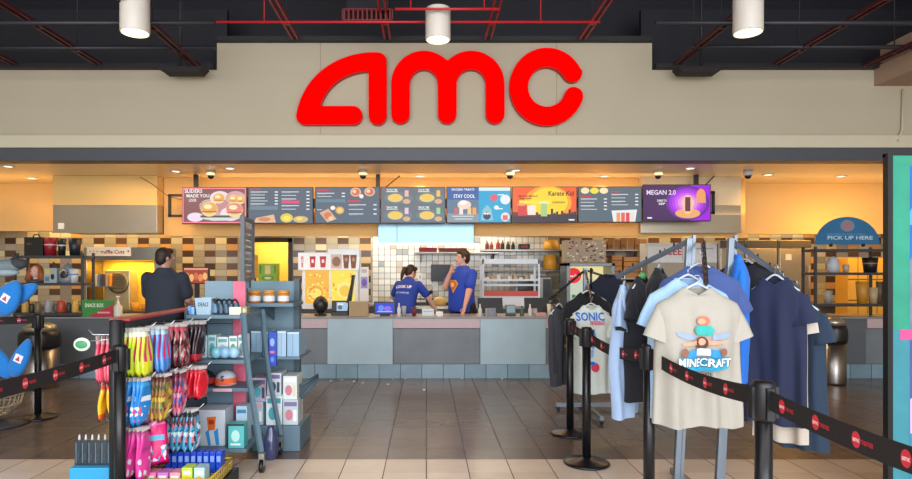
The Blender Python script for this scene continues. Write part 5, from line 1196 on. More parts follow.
tee('grey-cream tee with MINECRAFT lettering and two cartoon figures, frontmost', WX(697, 3.34), 3.34, WZ(288, 3.34), .60, .75, 0, '#a5a196', body=.385, seed=1, prints=mine, thick=.06)
hanger(WX(697, 3.34), 3.34, WZ(288, 3.34), 0, 'clear hanger holding the minecraft tee', up=.07)
tee('pale sky-blue tee directly behind the minecraft tee', WX(688, 3.50), 3.50, WZ(279, 3.50), .61, .79, 3, '#9cc0e0', body=.39, seed=2)
hanger(WX(688, 3.5), 3.50, WZ(279, 3.5), 3, 'clear hanger holding the sky-blue tee', up=.09)
tee('slate-blue tee behind the sky-blue tee', WX(700, 3.68), 3.68, WZ(267, 3.68), .62, .74, -2, '#3d538c', body=.39, seed=3)
hanger(WX(700, 3.68), 3.68, WZ(267, 3.68), -2, 'pale hanger holding the slate-blue tee', up=.09)
def redprint(m, fn):
    p = Prt(m, fn, -.1, .14, .2, .3); rr_ = mat('#a02c48', .8)
    for k in range(5): p.ell(.4+.1*sin(k*2), .1+.2*k, .2-.02*k, .09, rr_ if k % 2 == 0 else mat('#7a2438', .8))
def onarm(f_, u, lab, rz, c, span=.6, L=.78, drop=.085, seed=0, dy=0, **k):
    p = f_(u); Z = p.z - drop
    o = tee(lab, p.x, p.y+dy, Z, span, L, rz, c, seed=seed, **k)
    hanger(p.x, p.y+dy, Z, rz, 'clear hanger of the ' + lab, wd=span*.29, up=drop+.02)
onarm(La, .88, 'light blue tee with rounded hem, outermost on the left arm', 62, '#a4bfe2', span=.56, L=.86, seed=4, body=.33, thick=.05)
onarm(La, .64, 'black tee with dark red print on the left arm', 52, '#15171f', span=.58, L=.80, seed=5, prints=redprint, body=.36)
onarm(La, .40, 'plain black tee innermost on the left arm', 60, '#191b20', span=.56, L=.72, seed=6, body=.36)
onarm(Ra, .10, 'bright cobalt blue tee seen nearly edge-on beside the minecraft tee', -101, '#1a6fd2', span=.42, L=.84, seed=7, body=.42, drop=.06, dy=.05, thick=.045)
onarm(Ra, .33, 'black tee behind the cobalt tee on the right arm', -44, '#14161b', span=.6, L=.8, seed=8, drop=.04, dy=.12, thick=.025)
onarm(Ra, .57, 'navy tee with stitched collar facing front on the right arm', -48, '#1b2340', span=.48, L=.92, seed=9, body=.38, drop=.07, neck='#232c4a', dy=-.06, thick=.025)
onarm(Ra, .74, 'cream tee squeezed between two dark tees on the right arm', -52, '#bfb5a6', span=.46, L=.98, seed=10, body=.36, thick=.018)
onarm(Ra, .90, 'dark teal-blue tee outermost on the right arm', -58, '#1e3247', span=.50, L=.96, seed=11, body=.38, drop=.09, dy=-.03, thick=.022)
# price tag disc on the black tee
p = La(.64); tag(B().lathe((p.x-.01, p.y-.05, p.z-.075), [(.001, 0), (.022, 0), (.022, .004), (.001, .004)], mat('#3a8a4a', .5), 20, Matrix.Rotation(pi/2, 3, 'X')).build('size_disc'), 'round green size disc at the collar of the black tee with red print', 'tag')

# back rack with the sonic tee
YK = 5.9; kx = WX(596, YK)
t = T('garment_rack', 'grey garment rack farther back carrying the sonic tee', 'rack', (kx, YK+.1, 0))
B().box((WX(556, 6.3), 6.28, .04), (WX(660, 6.3), 6.33, .08), gm).box((kx-.02, YK-.2, .04), (kx+.02, 6.5, .08), gm).build('base', t)
for q in ((WX(558, 6.3), 6.3), (WX(658, 6.3), 6.3), (kx, YK-.18), (kx, 6.48)): B().ell((q[0], q[1], .022), .022, blk, 10).build('caster', t)
B().box((kx-.02, 6.28, .08), (kx+.02, 6.32, WZ(268, 6.3)), gm).build('post', t)
zt = WZ(270, 6.3)
arm(Vector((kx, 6.3, zt)), W(592, 300, 5.55), par=t, mt=mat('#222224', .4), pins=4, r=.012)
arm(Vector((kx, 6.3, zt)), W(549, 300, 6.2), par=t, mt=mat('#222224', .4), pins=4, r=.012)
arm(Vector((kx, 6.3, zt)), W(622, 282, 6.3), par=t, mt=gm, pins=3, r=.012)
B().cyl((WX(591, 5.85), 5.85, WZ(290, 5.85)), (WX(591, 5.85), 5.85, WZ(268, 5.85)), .012, blk, 8).build('stop_rod', t)
def sonic(m, fn):
    p = Prt(m, fn, -.16, .05, .27, .6); b1, r1 = mat('#1f6fd0', .8), mat('#d83858', .8)
    p.text('SONIC', .5, .13, .12, b1, wide=.95); p.text('THE HEDGEHOG', .72, .2, .06, r1, wide=.5)
    p.poly([(.42, .28), (.62, .26), (.7, .4), (.6, .56), (.46, .52), (.4, .4)], mat('#5a8ed8', .8)); p.poly([(.48, .58), (.6, .56), (.58, .68), (.5, .7)], mat('#88b0e0', .8)); p.ell(.65, .84, .13, .07, r1); p.ell(.55, .78, .1, .03, b1)
tee('white tee with SONIC lettering on the rear rack', WX(591, 5.6), 5.6, WZ(306, 5.6), .47, .80, 4, '#d4dcd4', body=.40, seed=12, prints=sonic, group='tees on the rear rack', thick=.05)
hanger(WX(591, 5.6), 5.6, WZ(306, 5.6), 4, 'pale hanger holding the sonic tee', hgw, .17, up=.09)
tee('black tee directly behind the sonic tee', WX(588, 5.8), 5.8, WZ(293, 5.8), .50, .82, -4, '#101218', body=.42, seed=13, group='tees on the rear rack')
hanger(WX(588, 5.8), 5.8, WZ(293, 5.8), -4, 'pale hanger of the black tee behind the sonic tee', hgw, .17, up=.12)
tee('dark navy tee on the rear rack, right of the sonic tee and higher', WX(608, 6.25), 6.25, WZ(275, 6.25), .50, .85, 8, '#14192c', body=.42, seed=14, group='tees on the rear rack')
def script(m, fn):
    p = Prt(m, fn, -.06, .08, .2, .5)
    for k in range(8): p.ell(.5+.08*sin(k*1.9), .1+.09*k, .05, .035, mat('#c8c8cc', .8), 8)
tee('charcoal long-sleeved shirt with pale script, leftmost on the rear rack', WX(559, 6.2), 6.2, WZ(306, 6.2), .36, .80, 40, '#3e4046', body=.36, seed=15, prints=script, longs=True, group='tees on the rear rack', name='long_sleeved_shirt')
hanger(WX(559, 6.2), 6.2, WZ(306, 6.2), 40, 'hanger of the charcoal long-sleeved shirt', hgw, .14, up=.08)

# ------------------------------------------------------------ candy rack, seen almost end-on
XR, ya, yb, zr = -1.82, 3.58, 4.97, 1.153
rk = mat('#1e2226', .45, .2); wire = mat('#c8ccd0', .3, .85); redcap = mat('#a8303c', .45)
t = T('candy_rack', 'black two-sided peg rack with a dark red top, hung with candy bags', 'rack', (XR, (ya+yb)/2, 0))
B().lathe((XR, ya, 0), [(.038, 0), (.038, zr-.005), (.03, zr)], rk, 24).build('post', t)
B().box((XR-.028, yb-.03, 0), (XR+.028, yb+.03, zr+.03), rk).build('post', t, bevel=.003)
B().box((XR-.045, ya+.03, zr-.05), (XR+.045, yb-.03, zr-.012), rk).build('top_rail', t)
B().box((XR-.06, ya+.035, zr-.011), (XR+.06, yb-.035, zr+.004), redcap).build('top_cap', t, bevel=.003)
B().box((XR-.03, ya+.03, 0), (XR+.03, yb-.03, .09), rk).build('base_rail', t)
B().box((XR-.012, ya+.03, .12), (XR+.012, yb-.03, zr-.05), mat('#23272b', .6)).build('back_panel', t)
B().box((XR-.03, ya-.02, .0), (XR+.53, 4.2, .09), rk).build('base_deck', t, bevel=.004)
def peg(y, z, side, L=.26):
    x0 = XR+side*.012
    B().tube([(x0, y, z), (x0+side*(L-.03), y, z), (x0+side*L, y, z+.03)], .0035, wire, 6).box((x0, y-.012, z-.02), (x0+side*.004, y+.012, z+.02), wire).build('peg', t)
    return x0
BAGM = {}
def bag_mesh(name, w, h, th, cols_):
    """a crimped pouch hanging in the YZ plane from its top; cols_ = body, band, graphic, graphic2, style"""
    c1, c2, c3, c4, style = cols_
    m = B(); nx, nz = 6, 9
    def pt(u, v, s):
        e = max(0, 1-(2*u-1)**2)**.5 * max(0, 1-(2*v-1)**4)**.5
        return Vector((s*th/2*e + .006*sin(v*7+u*5), (u-.5)*w*(.72+.28*v), -h*v))
    gl = mat(c1, .25, coat=.4, var=.1)
    for s in (1, -1):
        vs = [pt(i/nx, j/nz, s) for j in range(nz+1) for i in range(nx+1)]
        for j in range(nz):
            for i in range(nx):
                mm_ = gl
                v = (j+.5)/nz; u = (i+.5)/nx
                if v < .14: mm_ = mat(c2, .3, coat=.3)
                elif style == 'ropes' and i % 2: mm_ = mat(c3 if v < .62 else c4, .3, coat=.3)
                elif style == 'logo' and .3 < v < .5 and .1 < u < .9: mm_ = mat(c3, .3)
                elif style == 'logo' and .5 < v < .85: mm_ = printed([c1, c4, c1, c3])
                elif style == 'foot' and v > .76: mm_ = mat(c3, .3)
                elif style == 'mix': mm_ = printed([c1, c3, c4, c2, c1])
                q = [j*(nx+1)+i, j*(nx+1)+i+1, (j+1)*(nx+1)+i+1, (j+1)*(nx+1)+i]
                m.add([vs[k] for k in q], [(0, 1, 2, 3)], mm_, True)
    m.box((-.0008, -w*.3, -.001), (.0008, w*.3, .022), mat('#e8e4e0', .5))
    return m.build('candy_bag', None, local=True)
ords = ['innermost', 'second from inside', 'third from inside', 'fourth from inside', 'fifth from inside', 'sixth from inside', 'outermost']
random.seed(21)
def bags(desc, where, y, z, side, n, w, h, cols_, yaw=12, th=.03, L=.2, x_in=.03, tilt=0):
    peg(y, z, side, L+.05)
    proto = None
    for k in range(n):
        o = bag_mesh('candy_bag', w, h, th, cols_) if proto is None else proto.copy()
        if proto is None: proto = o
        else: col.objects.link(o)
        o.location = (XR + side*(x_in + (L-x_in)*k/max(1, n-1)), y, z-.026)
        o.rotation_euler = (radians(random.uniform(-3, 3)), radians(side*random.uniform(-3, 9)), radians((-yaw if side > 0 else yaw)+random.uniform(-5, 5)))
        tag(o, '%s, %s, %s' % (desc, where, ords[min(k, 6)] if k < n-1 else 'outermost'), 'candy', 'candy bags on the rack, ' + where)
z1_, z2_, z3_ = 1.10, .80, .50
def xr(p0, p1, y): return dict(x_in=WX(p0, y)-XR+.0, L=WX(p1, y)-XR)
bags('green, yellow and pink rope candy bag', 'top row nearest the camera', 3.70, z1_, 1, 5, .13, .27, ('#c8e02c', '#e8f4d0', '#e02a78', '#f0e030', 'ropes'), **xr(129, 146, 3.70))
bags('blue and pink rope candy bag', 'top row second column', 3.84, z1_, 1, 4, .13, .27, ('#5a94d8', '#a8d0e8', '#e02a68', '#2c78d0', 'ropes'), **xr(150, 165, 3.84))
bags('dark maroon streaked bag', 'top row third column', 4.02, z1_, 1, 4, .14, .26, ('#4a2028', '#c04858', '#7a5050', '#c8b0a8', 'mix'), **xr(169, 184, 4.02))
bags('black bag with red foot', 'top row farthest column', 4.2, z1_, 1, 5, .14, .26, ('#2a1a20', '#3a2830', '#b8283a', '#6a5058', 'foot'), **xr(186, 203, 4.2))
bags('blue bag with white lettering', 'middle row nearest the camera', 3.70, z2_, 1, 5, .14, .27, ('#1f8ad8', '#3aa0e8', '#e8f0f8', '#e05888', 'logo'), **xr(129, 146, 3.70))
bags('brown, gold and green bag', 'middle row second column', 3.86, z2_, 1, 5, .13, .28, ('#a87838', '#6a3a2c', '#d8b848', '#7a9a48', 'mix'), **xr(152, 168, 3.86))
bags('pink and blue mottled bag', 'middle row third column', 4.0, z2_, 1, 3, .13, .28, ('#d05878', '#7a3040', '#d8a0b8', '#3a68b8', 'mix'), **xr(173, 183, 4.0))
bags('glossy red bag', 'middle row farthest column', 4.18, z2_-.005, 1, 5, .15, .20, ('#d81c30', '#e04050', '#f0d8d8', '#b01020', 'plain'), **xr(186, 203, 4.18))
bags('hot pink bag with white label', 'low row nearest the camera', 3.70, z3_, 1, 5, .14, .3, ('#e83aa0', '#c04888', '#c83890', '#e8e4ec', 'logo'), **xr(129, 146, 3.70))
bags('light blue and teal mottled bag', 'low row farthest column', 4.06, z3_+.03, 1, 6, .14, .26, ('#48a8d0', '#2a3840', '#d8ecf4', '#e07888', 'mix'), **xr(172, 195, 4.06))
# the large magenta bag facing the viewer
o = bag_mesh('candy_bag', .15, .29, .04, ('#e01c78', '#f070b0', '#58b8e0', '#f4f0f4', 'logo')); peg(3.86, z3_+.04, 1, .2)
o.location = (WX(157, 3.83), 3.83, z3_+.01); o.rotation_euler = (0, 0, radians(-62)); tag(o, 'large magenta candy bag with pale blue panel facing the viewer', 'candy')
# left side of the rack
bags('pink and red ribbed bag', 'far side top row', 3.74, z1_-.05, -1, 5, .13, .27, ('#e05a70', '#e8a0a8', '#d8384c', '#f08090', 'ropes'), L=.19, x_in=.07)
bags('yellow and orange bag', 'far side middle row', 3.74, z2_-.03, -1, 4, .13, .22, ('#f0c020', '#e84838', '#e86a28', '#f0d840', 'foot'), L=.16, x_in=.07)
bags('blue bag', 'far side low row', 3.8, z3_-.0, -1, 3, .12, .2, ('#2a70c0', '#20406a', '#2050a0', '#60a0e0', 'plain'), L=.12, x_in=.05)
m = B(); c = Vector((XR-.19, ya-.02, WZ(344, ya))); m.ell(c, (.05, .008, .04), mat('#c8d8c8', .4), 18).ell(c+Vector((0, -.007, 0)), (.036, .004, .024), mat('#3c8a58', .4), 14); m.tube([c+Vector((.05, 0, .02)), (XR-.012, ya+.0, c.z+.03)], .003, wire, 6)
tag(m.build('oval_tag'), 'oval green and white tag sticking out left of the rack post', 'tag')
# wire trays low on the right side
yw = mat('#d8b848', .4, .3)
def tray(x0, x1, y0, y1, z0, z1, lab, mt):
    tt = B()
    for (p, q) in (((x0, y0), (x1, y0)), ((x1, y0), (x1, y1)), ((x1, y1), (x0, y1)), ((x0, y1), (x0, y0))):
        for z in (z0, (z0+z1)/2, z1): tt.tube([(*p, z), (*q, z)], .004 if z < z1 else .007, mt, 5)
    for k in range(13):
        y = y0+(y1-y0)*k/12; tt.tube([(x0, y, z0), (x1, y, z0)], .003, mt, 4).tube([(x1, y, z0), (x1, y, z1)], .003, mt, 4)
    for k in range(1, 8): x = x0+(x1-x0)*k/8; tt.tube([(x, y0, z0), (x, y0, z1)], .003, mt, 4).tube([(x, y1, z0), (x, y1, z1)], .003, mt, 4)
    return tag(tt.build('wire_tray'), lab, 'wire tray')
tx0, tx1, ty0, ty1 = XR+.06, XR+.50, 3.72, 4.14
tray(tx0, tx1, ty0, ty1, .10, .17, 'yellow wire tray at the foot of the candy rack', yw)
B().box((tx0, ty0, .09), (tx1, ty1, .094), rk).build('tray_deck', t)
for k in range(9):
    x = tx0+.03+k*.042; m = B().box((x, ty1-.10, .105), (x+.036, ty1-.02, .24), mat('#1c4ac8', .35, coat=.3)); f = Face(m, (x, ty1-.10, .24), (1, 0, 0), (0, 0, -1), .036, .13); f.rect(.15, .2, .85, .5, mat('#88a8f0', .4)); f.rect(.15, .65, .85, .8, mat('#2a5ae0', .4))
    tag(m.build('candy_pack', bevel=.003), 'upright royal blue pack in the wire tray, %s of nine from the left' % ['first', 'second', 'third', 'fourth', 'middle', 'sixth', 'seventh', 'eighth', 'last'][k], 'candy', 'blue packs in the yellow wire tray')
for k, (c, lab) in enumerate((('#e880a8', 'pink'), ('#c878c8', 'lilac'), ('#e8909c', 'salmon pink'), ('#b8d828', 'lime green'), ('#a8d0e0', 'pale blue'))):
    x = tx0+.03+k*.075; m = B().box((x, ty0+.03, .105), (x+.066, ty0+.12, .2+.03*(k > 2)), mat(c, .35, coat=.3)); f = Face(m, (x, ty0+.03, .2+.03*(k > 2)), (1, 0, 0), (0, 0, -1), .066, .09); f.rect(.15, .2, .85, .45, mat('#e8e8f0', .5)); f.ell(.5, .7, .2, .15, mat('#d8b040', .5))
    tag(m.build('candy_pack', bevel=.004), '%s pack standing at the front of the yellow wire tray' % lab, 'candy', 'mixed packs in the yellow wire tray')
# brown wooden bumper board near the foot
m = B().prism([W(190, 482, 4.16), W(236, 458, 4.33), W(241, 461, 4.33), W(198, 488, 4.16)], (.02, .03, .0), mat('#6a4a40', .6, var=.15))
B_o = tag(m.build('kick_board', bevel=.003), 'brown board angled up at the foot of the candy rack', 'board')
# left tray with dark tubes
bx0, bx1 = XR-.30, XR-.06; yy = 3.62
t2 = tag(B().box((bx0, yy, .0), (bx1, yy+.2, WZ(468, yy)), mat('#2a98c8', .4)).build('display_tub', bevel=.006), 'blue tub at the lower left of the rack holding dark tubes', 'tub')
zb2 = WZ(468, yy)
for k in range(6):
    x = bx0+.022+k*.039; m = B().box((x-.019, yy+.05, zb2), (x+.019, yy+.09, zb2+.15), mat('#1c2a34', .25, coat=.5)).tube([(x, yy+.07, zb2+.15), (x, yy+.07, zb2+.18)], [.008, .004], mat('#c8d0d8', .3), 8)
    f = Face(m, (x-.019, yy+.05, zb2+.15), (1, 0, 0), (0, 0, -1), .038, .15); f.rect(.2, .1, .35, .9, mat('#58707c', .3)); f.rect(.5, .5, .8, .8, mat('#283c48', .3))
    tag(m.build('candy_tube', bevel=.006), 'dark glossy tube with pale tip in the blue tub, %s' % ['leftmost', 'second from left', 'third from left', 'fourth from left', 'fifth from left', 'rightmost'][k], 'candy', 'dark tubes in the blue tub')

# ------------------------------------------------------------ rolling shelf cart
sb = mat('#5c7684', .5, var=.08); sb2 = mat('#74909e', .55, var=.05); sbd = mat('#42555f', .5)
YA, YB = 4.41, 4.86; ax0, ax1 = WX(186, YA), WX(247, YA)
t = T('shelf_cart', 'blue-grey rolling shelf cart with caps and boxes behind the candy rack', 'shelf', ((ax0+ax1)/2, YA, 0))
shl_z = [WZ(315, YA), WZ(360, YA), WZ(388, YA+.12), WZ(449, YA)]
for i, z in enumerate(shl_z):
    y0 = YA if i != 2 else YA+.12
    B().box((ax0, y0, z-.028), (ax1-.005, YB-.02, z), sb).build('shelf_board', t, bevel=.003)
    if i == 2: B().box((WX(213, y0), y0-.004, z-.026), (WX(232, y0), y0-.001, z-.004), mat('#d8a8b0', .5)).build('price_strip', t)
B().box((ax0-.02, YB-.02, .1), (WX(247, YB), YB, WZ(281, YB)), sb2).build('back_panel', t)
for k in range(7): z = .22+k*.16; B().box((ax0, YB-.023, z), (WX(246, YB), YB-.0205, z+.008), sbd).build('slat_groove', t)
B().box((WX(233.5, YB-.03), YB-.045, .12), (WX(246, YB-.03), YB-.024, WZ(281, YB-.03)), mat('#e06a84', .5)).build('pink_upright', t, bevel=.003)
B().box((ax0-.02, YA+.02, .12), (ax0, YB-.02, WZ(315, YA)+.03), sbd).build('side_frame', t)
lg = [W(243, 313, YA-.0), W(245, 345, YA), W(250, 385, YA), W(256, 420, YA-.02), W(261, 452, YA-.05)]
B().tube(lg, .022, sb, 4, smooth=False).build('front_leg', t)
B().tube([(p.x+.03, YB-.04, p.z) for p in lg], .02, sb, 4, smooth=False).build('rear_leg', t)
for nm, x, y in (('caster', WX(262, YA-.05), YA-.05), ('caster', WX(190, YA), YA+.06), ('caster', lg[-1].x+.03, YB-.06), ('caster', WX(188, YA)+.02, YB-.08)):
    B().cyl((x-.014, y, .045), (x+.014, y, .045), .045, blk, 20).box((x-.02, y-.02, .05), (x-.016, y+.02, .105), steel).box((x+.016, y-.02, .05), (x+.02, y+.02, .105), steel).box((x-.02, y-.02, .1), (x+.02, y+.02, .14), steel).build(nm, t)
zA, zB_, zC, zD = shl_z
def cbox(name, lab, cat, x0, x1, ytop, Y, d, z, c, deco=None, grp='goods on the rolling cart'):
    a, b = WX(x0, Y), WX(x1, Y); zt = WZ(ytop, Y); m = B().box((a, Y, z), (b, Y+d, zt), mat(c, .45))
    if deco: deco(Face(m, (a, Y, zt), (1, 0, 0), (0, 0, -1), b-a, zt-z))
    return tag(m.build(name, bevel=.003), lab, cat, grp)
# top shelf
t = T('basket_bin', 'pale blue-grey tapered bin with small dark writing on the top cart shelf', 'bin', (WX(203, YA+.04), YA+.08, zA), 'goods on the rolling cart')
a, b = WX(195, YA+.03), WX(212, YA+.03); zt = WZ(298, YA+.03); bn = mat('#9ab4c4', .5)
m = B(); vs = [(a+.012, YA+.03, zA), (b-.012, YA+.03, zA), (b-.012, YA+.15, zA), (a+.012, YA+.15, zA), (a, YA+.02, zt), (b, YA+.02, zt), (b, YA+.16, zt), (a, YA+.16, zt)]
m.add(vs, [(0, 3, 2, 1), (0, 1, 5, 4), (1, 2, 6, 5), (2, 3, 7, 6), (3, 0, 4, 7)], bn).add([(x, y, z-.02) for x, y, z in vs[4:]], [(0, 1, 2, 3)], mat('#708490', .6)); m.build('bin_body', t)
m = B(); f = Face(m, (a+.015, YA+.022, zt-.02), (1, 0, 0), (0, .08, -1), b-a-.03, .08); f.text('DEALS', .5, .5, .35, mat('#2a3a48', .6), wide=.8); m.build('lettering', t)
for k in range(5):
    x = WX(216+k*5.2, YA+.1); r = .062; bl2 = mat(['#24303a', '#1c2228', '#2c3844', '#20282e', '#28343e'][k], .3); gl2 = mat('#8cb0c8', .2)
    m = B().tube([(x+.0, YA+.08+.09*sin(q)*.3, zA+.008+r*1.45*sin(q)) if False else (x-.055+.055*(1-cos(q))*.9, YA+.07+.05*cos(q), zA+.009+.1*sin(q)) for q in [pi*j/10 for j in range(11)]], .008, bl2, 8)
    m.prism([(x-.045, YA+.105, zA+.012), (x+.03, YA+.035, zA+.012), (x+.02, YA+.045, zA+.075), (x-.02, YA+.085, zA+.085)], (.003, .003, 0), gl2)
    tag(m.build('headband'), 'dark curved headband with pale blue card on the top cart shelf, %s' % ['leftmost', 'second', 'middle', 'fourth', 'rightmost'][k], 'headband', 'headbands on the top cart shelf')
cbox('small_box', 'cream box lying in front of the headbands', 'box', 229, 241, 307, YA+.01, .06, zA, '#d4d0b8')
cbox('small_box', 'olive patterned box at the right end of the top cart shelf', 'box', 241.5, 247, 306.5, YA+.03, .08, zA, '#8a8468', lambda f: f.ell(.5, .5, .3, .3, mat('#c8b888', .5)))
for k, (x, c) in enumerate(((187.5, '#5a8ec8'), (191, '#7ab0e0'))): cbox('small_pouch', '%s blue pouch at the left end of the top cart shelf' % ['darker', 'lighter'][k], 'pouch', x, x+3.2, 306+k, YA+.05, .1, zA, c)
# second shelf: clear and white packs
for k, (x0_, x1_, y_, c, lab) in enumerate(((199, 207, 336, '#c8dce0', 'pale box with a dark picture'), (208, 216, 335, '#b8d8dc', 'box with teal circle'), (217, 228, 337, '#d8e4e4', 'wide white box'), (229, 237, 336, '#e4e8e0', 'white box with green bands'), (238, 245, 335, '#dce8e8', 'white box at the right end'))):
    def dec(f, k=k):
        f.rect(.1, .1, .9, .25, mat('#6aa8a8', .5)); f.ell(.5, .6, .3, .25, mat(['#3c5060', '#48b0b8', '#98c0c8', '#58a058', '#8898a0'][k], .5)); f.rect(.2, .85, .8, .9, mat('#708088', .5))
    cbox('mug_box', lab + ' on the second cart shelf', 'box', x0_, x1_, y_, YA+.12, .12, zB_, c, dec)
m = B()
for k in range(3): m.ell((WX(217+k*7, YA+.06), YA+.06, zB_+.045), (.045, .04, .044), mat('#8cc4d8', .25), 16)
tag(m.build('plush_ball'), 'three pale blue rounded plush toys in front of the boxes', 'toy', kind='stuff') if False else None
for k in range(3): tag(B().ell((WX(216+k*9, YA+.06), YA+.06, zB_+.045), (.04, .035, .045), mat(['#7cc0d0', '#8cb8d8', '#9cc8e0'][k], .3), 18).lathe((WX(216+k*9, YA+.06), YA+.06, zB_), [(.02, 0), (.025, .01)], dgm, 12).build('toy_ball'), '%s pale blue round toy at the front of the second cart shelf' % ['left', 'middle', 'right'][k], 'toy', 'goods on the rolling cart')
# caps
def cap(px, Y, z, c1, c2, lab, brim):
    x = WX(px, Y); t = T('baseball_cap', lab, 'cap', (x, Y, z), 'caps on the cart')
    vs = []; n = 20; cm_ = mat(c1, .8)
    m = B().lathe((x, Y, z), [(.078, .003), (.08, .03), (.075, .065), (.055, .095), (.03, .108), (.001, .112)], cm_, n); m.ell((x, Y, z+.112), .008, mat(c2, .8), 8); m.build('crown', t)
    m = B().lathe((x, Y-.002, z+.0), [(.0815, .02), (.0822, .05), (.079, .062)], mat(c2, .8), n, cap=False); m.build('band', t)
    pts = [(x+.075*cos(a), Y-.03-.085*sin(a), z+.004+.014*sin(a)) for a in [pi*k/12 for k in range(13)]]
    B().prism(pts, (0, 0, .006), mat(brim, .8)).build('brim', t)
    m = B(); f = Face(m, (x-.03, Y-.082, z+.085), (1, 0, 0), (0, -.15, -1), .06, .05); f.text('S', .5, .85, .8, mat('#1c2a4a' if c1 != '#1a1a1c' else '#e0d8c8', .7)); m.build('badge', t)
cap(205, YA+.24, zC, '#1a1a1c', '#b02830', 'black baseball cap with red trim on the cart', '#1a1a1c')
cap(226, YA+.24, zC, '#c8d0d8', '#e8683a', 'white baseball cap with an orange brim on the cart', '#e8683a')
# bottom deck
cbox('gift_box', 'large white carton with an orange picture window on the bottom of the cart', 'box', 197, 225, 410, YA+.08, .2, zD, '#c4ccd4', lambda f: [f.poly([(.35, .2), (.68, .18), (.64, .55), (.4, .58)], mat('#d86a24', .4)), f.rect(.42, .28, .6, .4, mat('#a82a20', .4)), f.poly([(.3, .62), (.42, .55), (.5, .98), (.4, .99)], mat('#2a90d0', .4)), f.poly([(.6, .6), (.75, .5), (.8, .97), (.68, .99)], mat('#2a90d0', .4))])
cbox('gift_box', 'teal printed box with black edges at the front of the cart bottom', 'box', 227, 244, 424, YA+.02, .1, zD, '#58b8b8', lambda f: [f.rect(.0, .0, 1, .08, mat('#1c2a30', .4)), f.rect(0, 0, .08, 1, mat('#1c2a30', .4)), f.ell(.5, .5, .25, .25, mat('#b8e8e0', .4)), f.rect(.2, .8, .8, .88, mat('#e8f4f0', .4))])
cbox('gift_box', 'blue and white box standing behind the teal box', 'box', 236, 247, 406, YA+.18, .12, zD, '#a8c8d8', lambda f: [f.rect(.1, .1, .9, .2, mat('#3a80a8', .4)), f.rect(.2, .4, .8, .8, mat('#d8e8f0', .4))])
# ------------------------------------------------------------ second gondola, right of the cart
YG2 = 4.87; g0, g1 = WX(252, YG2), WX(300, YG2)
t = T('gondola_shelf', 'blue-grey shelf unit with jars and stacked boxes beside the rolling cart', 'shelf', ((g0+g1)/2, YG2, 0))
YP2 = 5.32
B().box((WX(248, YP2), YP2, .05), (WX(296.5, YP2), YP2+.03, WZ(281, YP2)), sb2).build('back_panel', t)
B().box((WX(295, YP2), YP2-.03, .05), (WX(300, YP2), YP2+.05, WZ(279, YP2)), sbd).build('upright', t)
B().box((g0, YG2, .0), (g1, YP2, WZ(426, YG2)), sb).build('base_deck', t, bevel=.006)
zs1 = WZ(303.5, YG2)
B().box((WX(246, 4.92), 4.92, zs1-.03), (WX(292, 4.92)+.01, YP2, zs1), sb).build('shelf_board', t, bevel=.003)
B().prism([(WX(262, 4.95), 4.95, zs1-.03), (WX(262, 4.95), YP2, zs1-.03), (WX(262, 4.95), YP2, zs1-.17)], (.012, 0, 0), sb).build('bracket', t)
zs2 = WZ(357, YG2)
B().box((WX(250, YG2), YG2, zs2-.02), (WX(300, YG2), YP2, zs2), sb).build('shelf_board', t, bevel=.003)
for k in range(3):
    x = WX(254+k*14.5, 5.0); y = 5.02; tt = T('snack_jar', 'clear jar with orange lid and white label, %s of three on the upper shelf' % ['left', 'middle', 'right'][k], 'jar', (x, y, zs1), 'orange-lidded jars')
    B().lathe((x, y, zs1), [(.042, 0), (.047, .006), (.047, .066), (.042, .072)], mat(['#d87828', '#c89058', '#d08038'][k], .3), 24).build('jar_body', tt)
    B().lathe((x, y, zs1), [(.048, .014), (.048, .055)], mat('#d8dcdc', .5), 24, cap=False).build('paper_label', tt)
    B().lathe((x, y, zs1), [(.05, .072), (.05, .092), (.046, .096)], mat('#c88a30', .4), 24).build('lid', tt)
    B().lathe((x, y, zs1+.096), [(.044, 0), (.044, .003)], mat('#f0c058', .4), 24).build('lid_disc', tt)
for k, (x0_, x1_, c, lab) in enumerate(((251, 262, '#8ab0c8', 'left pale blue bin'), (263, 268, '#a0bccc', 'narrow bin left of the blue bottle'), (277, 286, '#9cbace', 'bin right of the blue bottle'), (287, 299, '#88acc4', 'rightmost pale bin'))):
    cbox('shelf_bin', lab + ' on the middle gondola shelf', 'bin', x0_, x1_, 331+(k % 2), YG2+.02, .25, zs2, c, lambda f: [f.rect(0, .02, 1, .06, mat('#d0e0ea', .4)), f.rect(.45, .1, .5, .95, mat('#6a8698', .5))], 'goods on the gondola')
cbox('blue_bottle_box', 'tall royal blue pack hanging in front of the middle gondola shelf', 'box', 268.5, 276, 332, YG2-.03, .045, zs2-.07, '#2448b8', lambda f: [f.ell(.5, .3, .3, .12, mat('#90b0f0', .4)), f.rect(.2, .55, .8, .62, mat('#e86a9a', .4)), f.ell(.5, .8, .25, .08, mat('#6a8ae0', .4))], 'goods on the gondola')
zbd = WZ(426, YG2)
